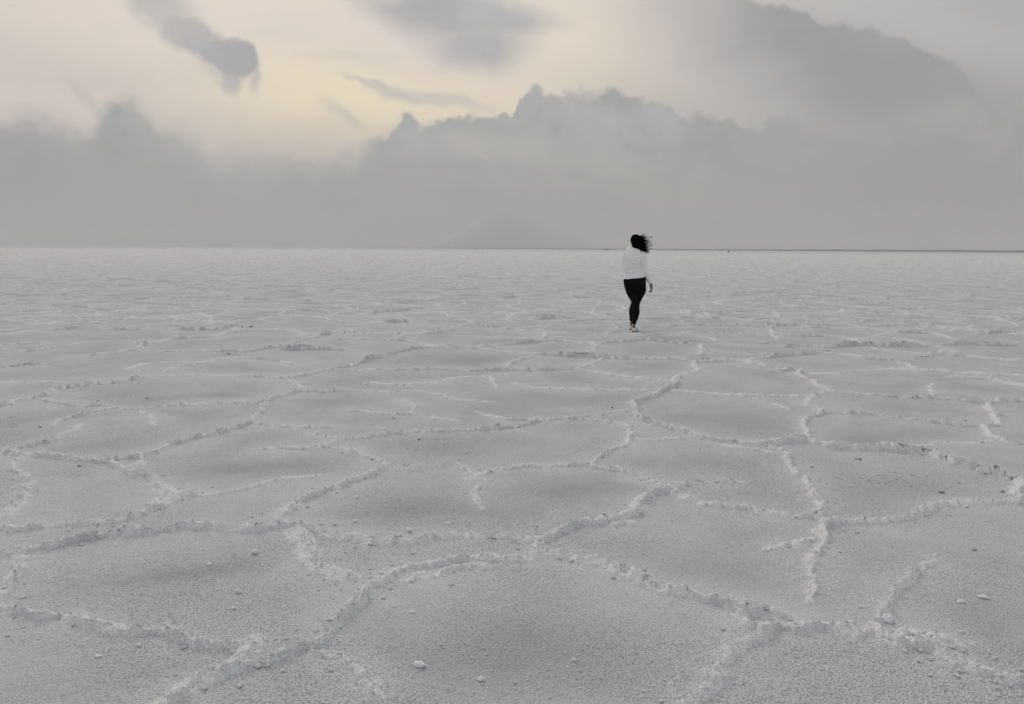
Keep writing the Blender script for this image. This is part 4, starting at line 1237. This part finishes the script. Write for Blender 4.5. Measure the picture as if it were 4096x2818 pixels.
def shoe_rows(heel, yaw, inset=0.0, top=1.0):
    f = Vector((math.sin(yaw), math.cos(yaw), 0)); s = Vector((math.cos(yaw), -math.sin(yaw), 0))
    rows = []
    for t, w_, h_ in ((-.003, .012, .030), (.006, .027, .054), (.030, .034, .066), (.070, .036, .066), (.110, .038, .060), (.150, .043, .050), (.185, .044, .041), (.215, .038, .034), (.237, .024, .028), (.246, .010, .020)):
        rows.append((heel + f * t, w_ - inset, h_ * top - inset, s))
    return rows


def shoe_bm(bm, heel, yaw, inset=0.0, z0=.014, top=1.0):
    rows = []
    for c, w_, h_, s in shoe_rows(heel, yaw, inset, top):
        ring = []
        for k in range(24):
            th = 2 * math.pi * k / 24
            cx, sz = math.cos(th), math.sin(th)
            ring.append(bm.verts.new(c + s * (w_ * math.copysign(abs(cx) ** .75, cx)) + Vector((0, 0, z0 + (h_ if sz > 0 else .006) * math.copysign(abs(sz) ** .9, sz) + inset * .3))))
        rows.append(ring)
    for i in range(len(rows) - 1):
        for k in range(24):
            bm.faces.new((rows[i][k], rows[i][(k + 1) % 24], rows[i + 1][(k + 1) % 24], rows[i + 1][k]))
    bm.faces.new(rows[0][::-1]); bm.faces.new(rows[-1])


shoe_bm(bm, HEEL_R, YAW_R, .006, .018, .9)
shoe_bm(bm, HEEL_L, YAW_L, .006, .018, .9)
body = remesh(bm, 'person', 0.0042, 2)
person = link('person', body, M_SKIN)
person.location = (FOOT[0], FOOT[1], ground_z(*FOOT))
person['label'] = 'person walking away in white long-sleeved top and black leggings, dark hair blowing in the wind'
person['category'] = 'person'

# --- top
bm = bmesh.new()
torso(bm, TOR, 0.006)
limb(bm, ARM_R, 18, 3, .005); limb(bm, ARM_L, 18, 3, .005)
ball(bm, P3(700, 425, 0), .062, .062, .05); ball(bm, P3(500, 425, 0), .058, .060, .05)
sw = remesh(bm, 'knit_top', 0.005, 4)
c = get_co(sw); n = get_no(sw)
zpix = 1435 - c[:, 2] / PS; xpix = 600 + c[:, 0] / PS + c[:, 2] / 1.66 * 28
on_torso = sstep(xpix, 478, 500) * (1 - sstep(xpix - (zpix - 640) * .35, 676, 706))
ph = c[:, 2] * 118 + (vn3(c, 7, 3) - .5) * 9 + c[:, 0] * 10 * np.sin(c[:, 0] * 9)
ridge = np.maximum(0, np.sin(ph)) ** 1.7
band_ = sstep(zpix, 530, 565) * (1 - sstep(zpix, 690, 718))
amp = band_ * on_torso * (0.25 + 1.3 * vn3(c, 11, 5)) * 0.019
disp = ridge * amp
# folds radiating from the armpits and over the shoulder blades
for (ax_, az_, dxx, dzz, w_, L_, A_) in ((668, 500, -.8, .60, 8, 80, .005), (664, 540, -.95, .35, 9, 90, .005), (640, 470, -.35, .9, 9, 70, .003),
                                        (492, 560, .9, .30, 8, 70, .004), (735, 668, -.75, .50, 7, 46, .006), (690, 575, -.9, .22, 9, 120, .005),
                                        (488, 655, .95, -.20, 9, 90, .005), (600, 640, 1, .05, 8, 90, .005), (470, 640, .8, .5, 7, 40, .004), (560, 545, .95, .12, 7, 70, .004)):
    l_ = math.hypot(dxx, dzz); ux, uz = dxx / l_, dzz / l_
    tt = (xpix - ax_) * ux + (zpix - az_) * uz; pp = -(xpix - ax_) * uz + (zpix - az_) * ux
    disp += 3.4 * A_ * np.exp(-(pp / w_) ** 2) * sstep(tt, -L_ * .25, L_ * .1) * (1 - sstep(tt, L_ * .5, L_)) * (c[:, 1] < .05)
disp += (vn3(c, 16, 7) - .5) * 0.004 + (vn3(c, 45, 8) - .5) * 0.0012
spine = np.exp(-((xpix - 596) / 26) ** 2) * sstep(zpix, 410, 470) * (1 - sstep(zpix, 560, 640))
disp -= spine * .006 * (n[:, 1] < 0)
hem = np.exp(-((zpix - 733) / 5.0) ** 2) * 0.004
disp += hem * on_torso
blades = np.exp(-((xpix - 545) / 40) ** 2 - ((zpix - 470) / 55) ** 2) + np.exp(-((xpix - 650) / 36) ** 2 - ((zpix - 480) / 55) ** 2)
disp += blades * .010 * (n[:, 1] < 0)
c = c + n * disp[:, None]
set_co(sw, c)
top = link('knit_top', sw, M_KNIT, person)

# --- leggings
bm = bmesh.new()
torso(bm, HIP, 0.005)
limb(bm, LEG_R, 18, 3, .004); limb(bm, LEG_L, 18, 3, .004)
ball(bm, P3(640, 815, -.045), .080, .085, .085); ball(bm, P3(560, 812, -.045), .080, .085, .085)
lg = remesh(bm, 'leggings', 0.0055, 3)
c = get_co(lg); n = get_no(lg)
c = c + n * ((vn3(c, 14, 9) - .5) * .003 + (np.sin(c[:, 2] * 160 + vn3(c, 9, 2) * 5) * .0015 * (c[:, 2] < .35)))[:, None]
set_co(lg, c)
leg_o = link('leggings', lg, M_LEG, person)
bm = bmesh.new()       # the sagging thigh pocket
bmesh.ops.create_uvsphere(bm, u_segments=20, v_segments=14, radius=1.0, matrix=Matrix.Translation(P3(722, 893, .005)) @ Matrix.Rotation(rad(10), 4, 'Y') @ Matrix.Diagonal((.034, .055, .058, 1)))
me = bpy.data.meshes.new('pocket'); bm.to_mesh(me); bm.free()
me.polygons.foreach_set('use_smooth', np.ones(len(me.polygons), bool))
link('pocket', me, M_LEG, leg_o)

# --- shoes
for heel, yaw in ((HEEL_R, YAW_R), (HEEL_L, YAW_L)):
    bm = bmesh.new(); shoe_bm(bm, heel, yaw, 0.0, .016)
    me = remesh(bm, 'shoe', 0.0035, 2)
    c = get_co(me)
    f = np.array([math.sin(yaw), math.cos(yaw), 0]); s = np.array([math.cos(yaw), -math.sin(yaw), 0]); rel = c - np.array(heel)
    t = rel @ f; sd = rel @ s
    # dip of the opening round the ankle
    dip = sstep(c[:, 2], .045, .075) * np.exp(-((t - .065) / .035) ** 2) * np.exp(-(sd / .024) ** 2)
    c[:, 2] -= dip * .022
    set_co(me, c)
    sh_o = link('shoe', me, M_SHOE, person)
    # sole: slab with a rounded outline and heel block
    bm = bmesh.new(); prof = []
    ff = Vector(f); ss = Vector(s)
    N_ = 26
    outl = []
    for side_ in (1, -1):
        rr_ = [(-.006, .010), (.002, .026), (.030, .036), (.070, .037), (.110, .039), (.150, .045), (.190, .046), (.220, .039), (.242, .024), (.251, .008)]
        outl += [(t_, side_ * w_) for t_, w_ in (rr_ if side_ == 1 else rr_[::-1])]
    lo = [bm.verts.new(Vector(heel) + ff * t_ + ss * w_ * .96 + Vector((0, 0, -.004 + max(0, t_ - .19) * .15))) for t_, w_ in outl]
    mi = [bm.verts.new(Vector(heel) + ff * t_ + ss * w_ * 1.03 + Vector((0, 0, .010 + max(0, t_ - .19) * .10))) for t_, w_ in outl]
    hi = [bm.verts.new(Vector(heel) + ff * t_ + ss * w_ + Vector((0, 0, .019))) for t_, w_ in outl]
    m_ = len(outl)
    for k in range(m_):
        bm.faces.new((lo[k], lo[(k + 1) % m_], mi[(k + 1) % m_], mi[k])); bm.faces.new((mi[k], mi[(k + 1) % m_], hi[(k + 1) % m_], hi[k]))
    bm.faces.new(lo[::-1]); bm.faces.new(hi)
    bmesh.ops.recalc_face_normals(bm, faces=bm.faces)
    me = bpy.data.meshes.new('sole'); bm.to_mesh(me); bm.free()
    link('sole', me, M_SOLE, sh_o)
    # small dark mark on the outer side
    bm = bmesh.new()
    bmesh.ops.create_uvsphere(bm, u_segments=12, v_segments=8, radius=1.0,
                              matrix=Matrix.Translation(Vector(heel) + ff * .075 + ss * .0355 + Vector((0, 0, .044))) @ Matrix.Rotation(-yaw, 4, 'Z') @ Matrix.Rotation(rad(25), 4, 'X') @ Matrix.Diagonal((.005, .014, .006, 1)))
    me = bpy.data.meshes.new('shoe_mark'); bm.to_mesh(me); bm.free()
    link('shoe_mark', me, M_SOLE, sh_o)

# --- hair
bm = bmesh.new()
for x, y, r, d in ((615, 248, 64, -.012), (628, 252, 62, -.012), (640, 268, 62, -.02), (622, 290, 62, -.03), (648, 305, 62, -.03), (604, 262, 56, -.01), (622, 325, 50, -.035), (596, 335, 26, -.035), (655, 335, 50, -.035),
                   (680, 350, 44, -.035), (690, 300, 30, -.02), (700, 368, 34, -.03), (716, 385, 25, -.03), (738, 398, 15, -.02), (728, 360, 24, -.02), (745, 380, 16, -.015), (672, 245, 34, -.02), (680, 272, 34, -.02), (705, 330, 24, -.02)):
    ball(bm, P3(x, y, d), r * PS, min(r * PS * 1.15, .085), r * PS)
hm = remesh(bm, 'hair', 0.006, 2)
c = get_co(hm); n = get_no(hm)
flow = vn3(c * np.array([1.0, 1.0, 1.0]), 60, 3)
c = c + n * ((flow - .5) * .010)[:, None]
# keep the face free: push the front of the mass back to the skull
c[:, 1] = np.minimum(c[:, 1], .050)
set_co(hm, c)
hair = link('hair', hm, M_HAIR, person)


def strand(bm, pts, r0, r1, seg=5):
    pts = [(p, 0, 0) for p in pts]
    pts = [p[0] for p in smooth_path(pts, 5)]
    n = len(pts); rows = []
    for i, p in enumerate(pts):
        t = pts[min(i + 1, n - 1)] - pts[max(i - 1, 0)]
        u, v = ring_frame(t)
        r = r0 + (r1 - r0) * i / (n - 1)
        rows.append([bm.verts.new(p + u * math.cos(2 * math.pi * k / seg) * r + v * math.sin(2 * math.pi * k / seg) * r) for k in range(seg)])
    for i in range(n - 1):
        for k in range(seg):
            bm.faces.new((rows[i][k], rows[i][(k + 1) % seg], rows[i + 1][(k + 1) % seg], rows[i + 1][k]))


bm = bmesh.new()
HC = lambda x, y: (2480 + x / 14.5 - 2350) * 3.1925, 
def hpt(x, y, d): return P3((2480 + x / 14.5 - 2350) * 3.1925, (920 + y / 14.5 - 880) * 3.1925, d)
# the locks one can follow in the photograph
LOCKS = [
    [(1150, 340), (1300, 400), (1480, 430), (1700, 395), (1890, 430)], [(1200, 340), (1350, 380), (1500, 450), (1640, 490), (1850, 440)],
    [(1200, 430), (1350, 445), (1500, 430)], [(1240, 520), (1400, 560), (1560, 600), (1700, 600), (1860, 560)],
    [(1280, 580), (1450, 600), (1600, 660), (1740, 710)], [(1300, 620), (1500, 600), (1620, 700), (1600, 780), (1480, 860), (1380, 840)],
    [(1280, 880), (1450, 860), (1620, 780), (1740, 690), (1760, 620)], [(1300, 900), (1500, 850), (1680, 740), (1800, 690)],
    [(1350, 900), (1500, 960), (1700, 950), (1800, 870), (1930, 815)], [(1400, 940), (1560, 960), (1720, 940), (1910, 955)],
    [(1780, 800), (1800, 870), (1740, 940), (1640, 960)], [(1560, 980), (1640, 1040), (1760, 1090), (1900, 1105)],
    [(1400, 1000), (1560, 1020), (1590, 1100), (1540, 1200), (1440, 1280)], [(1380, 1050), (1480, 1020), (1580, 960), (1640, 870), (1700, 800)],
    [(1400, 1150), (1500, 1200), (1620, 1150), (1740, 1190)], [(1450, 1220), (1580, 1230), (1680, 1180), (1720, 1100)],
    [(1480, 1260), (1600, 1240), (1720, 1270)], [(1500, 1290), (1580, 1350), (1660, 1385)], [(1520, 1270), (1620, 1290), (1660, 1320)],
    [(1300, 480), (1420, 540), (1500, 560), (1570, 530)], [(1350, 700), (1450, 640), (1560, 690), (1640, 740)], [(1340, 780), (1430, 720), (1540, 730), (1620, 790)],
    [(1200, 345), (1350, 330), (1500, 370), (1600, 340)], [(1500, 840), (1600, 820), (1700, 860), (1740, 900)],
    [(1420, 620), (1540, 640), (1660, 700), (1760, 680), (1860, 700)],
]
for L_ in LOCKS:
    d = random.uniform(-.05, .03)
    for q in range(2):
        jit = 0 if q == 0 else 14
        pts = [hpt(x + random.uniform(-jit, jit) * (i / 2), y + random.uniform(-jit, jit) * (i / 2), d + .012 * i * random.uniform(-1, 1)) for i, (x, y) in enumerate(L_)]
        pts = [pts[0] + Vector((-.03, 0, 0))] + pts
        strand(bm, pts, .0046 if q == 0 else .003, .0020 if q == 0 else .0010)
for i in range(210):
    y0 = random.uniform(330, 1290)
    x0 = 1180 + max(0, (y0 - 330)) * .22 + random.uniform(-60, 30)
    ln = random.uniform(150, 480) * (0.75 if y0 < 480 or y0 > 1150 else 1)
    ang = rad(random.gauss(6 if y0 < 700 else (-8 if y0 < 1000 else 10), 20)); wav = random.uniform(15, 60); fq = random.uniform(.006, .016); ph_ = random.uniform(0, 6)
    pts = []
    for k in range(6):
        t = k / 5 * ln
        yy = y0 + math.sin(ang) * t + wav * (math.sin(t * fq + ph_) - math.sin(ph_)) * min(1, t / 120)
        pts.append(hpt(x0 + math.cos(ang) * t, yy, random.uniform(-.06, .04) * .3 + (-.02 + .05 * math.sin(i))))
    strand(bm, pts, random.uniform(.0018, .0036), .0009, 4)
# strands lying over the head, so that its outline is not a clean curve
for i in range(260):
    a0 = random.uniform(-2.6, .9)
    c0 = Vector(P3(628, 262, -.02)); rx, rz = .087, .094
    pts = []
    el0 = random.uniform(.3, 1.35)
    for k in range(7):
        t = k / 6
        ph_ = a0 + t * random.uniform(.5, .7)
        zz = math.sin(el0 - t * 1.6); cc = math.cos(el0 - t * 1.6)
        q = c0 + Vector((math.sin(a0 + t * .9) * cc * rx * 1.0, -abs(math.cos(a0 + t * .5)) * cc * .09, zz * rz))
        q.x += t * t * .055; pts.append(q)
    strand(bm, pts, .0022, .0010, 4)
me = bpy.data.meshes.new('hair_strands'); bm.to_mesh(me); bm.free()
me.polygons.foreach_set('use_smooth', np.ones(len(me.polygons), bool))
link('hair_strands', me, M_HAIR, hair)

# ------------------------------------------------------------------ the hazy air
HAZE = True
if HAZE:
    bm = bmesh.new()
    bmesh.ops.create_cube(bm, size=1.0)
    top_z, bot_z, half = 400.0, -1.6, 9600.0
    bmesh.ops.scale(bm, vec=(half * 2, half * 2, top_z - bot_z), verts=bm.verts)
    bmesh.ops.translate(bm, vec=(0, 0, (top_z + bot_z) / 2), verts=bm.verts)
    me = bpy.data.meshes.new('haze'); bm.to_mesh(me); bm.free()
    hz = bpy.data.objects.new('haze', me); COL.objects.link(hz)
    m = bpy.data.materials.new('haze_air'); m.use_nodes = True
    t = m.node_tree; t.nodes.clear()
    o_ = t.nodes.new('ShaderNodeOutputMaterial'); pv = t.nodes.new('ShaderNodeVolumePrincipled')
    pv.inputs['Color'].default_value = (0.76, 0.77, 0.78, 1); pv.inputs['Density'].default_value = 0.00017
    pv.inputs['Anisotropy'].default_value = 0.0
    t.links.new(pv.outputs[0], o_.inputs['Volume'])
    me.materials.append(m)
    hz['kind'] = 'stuff'; hz['label'] = 'thin pale haze over the salt flat'
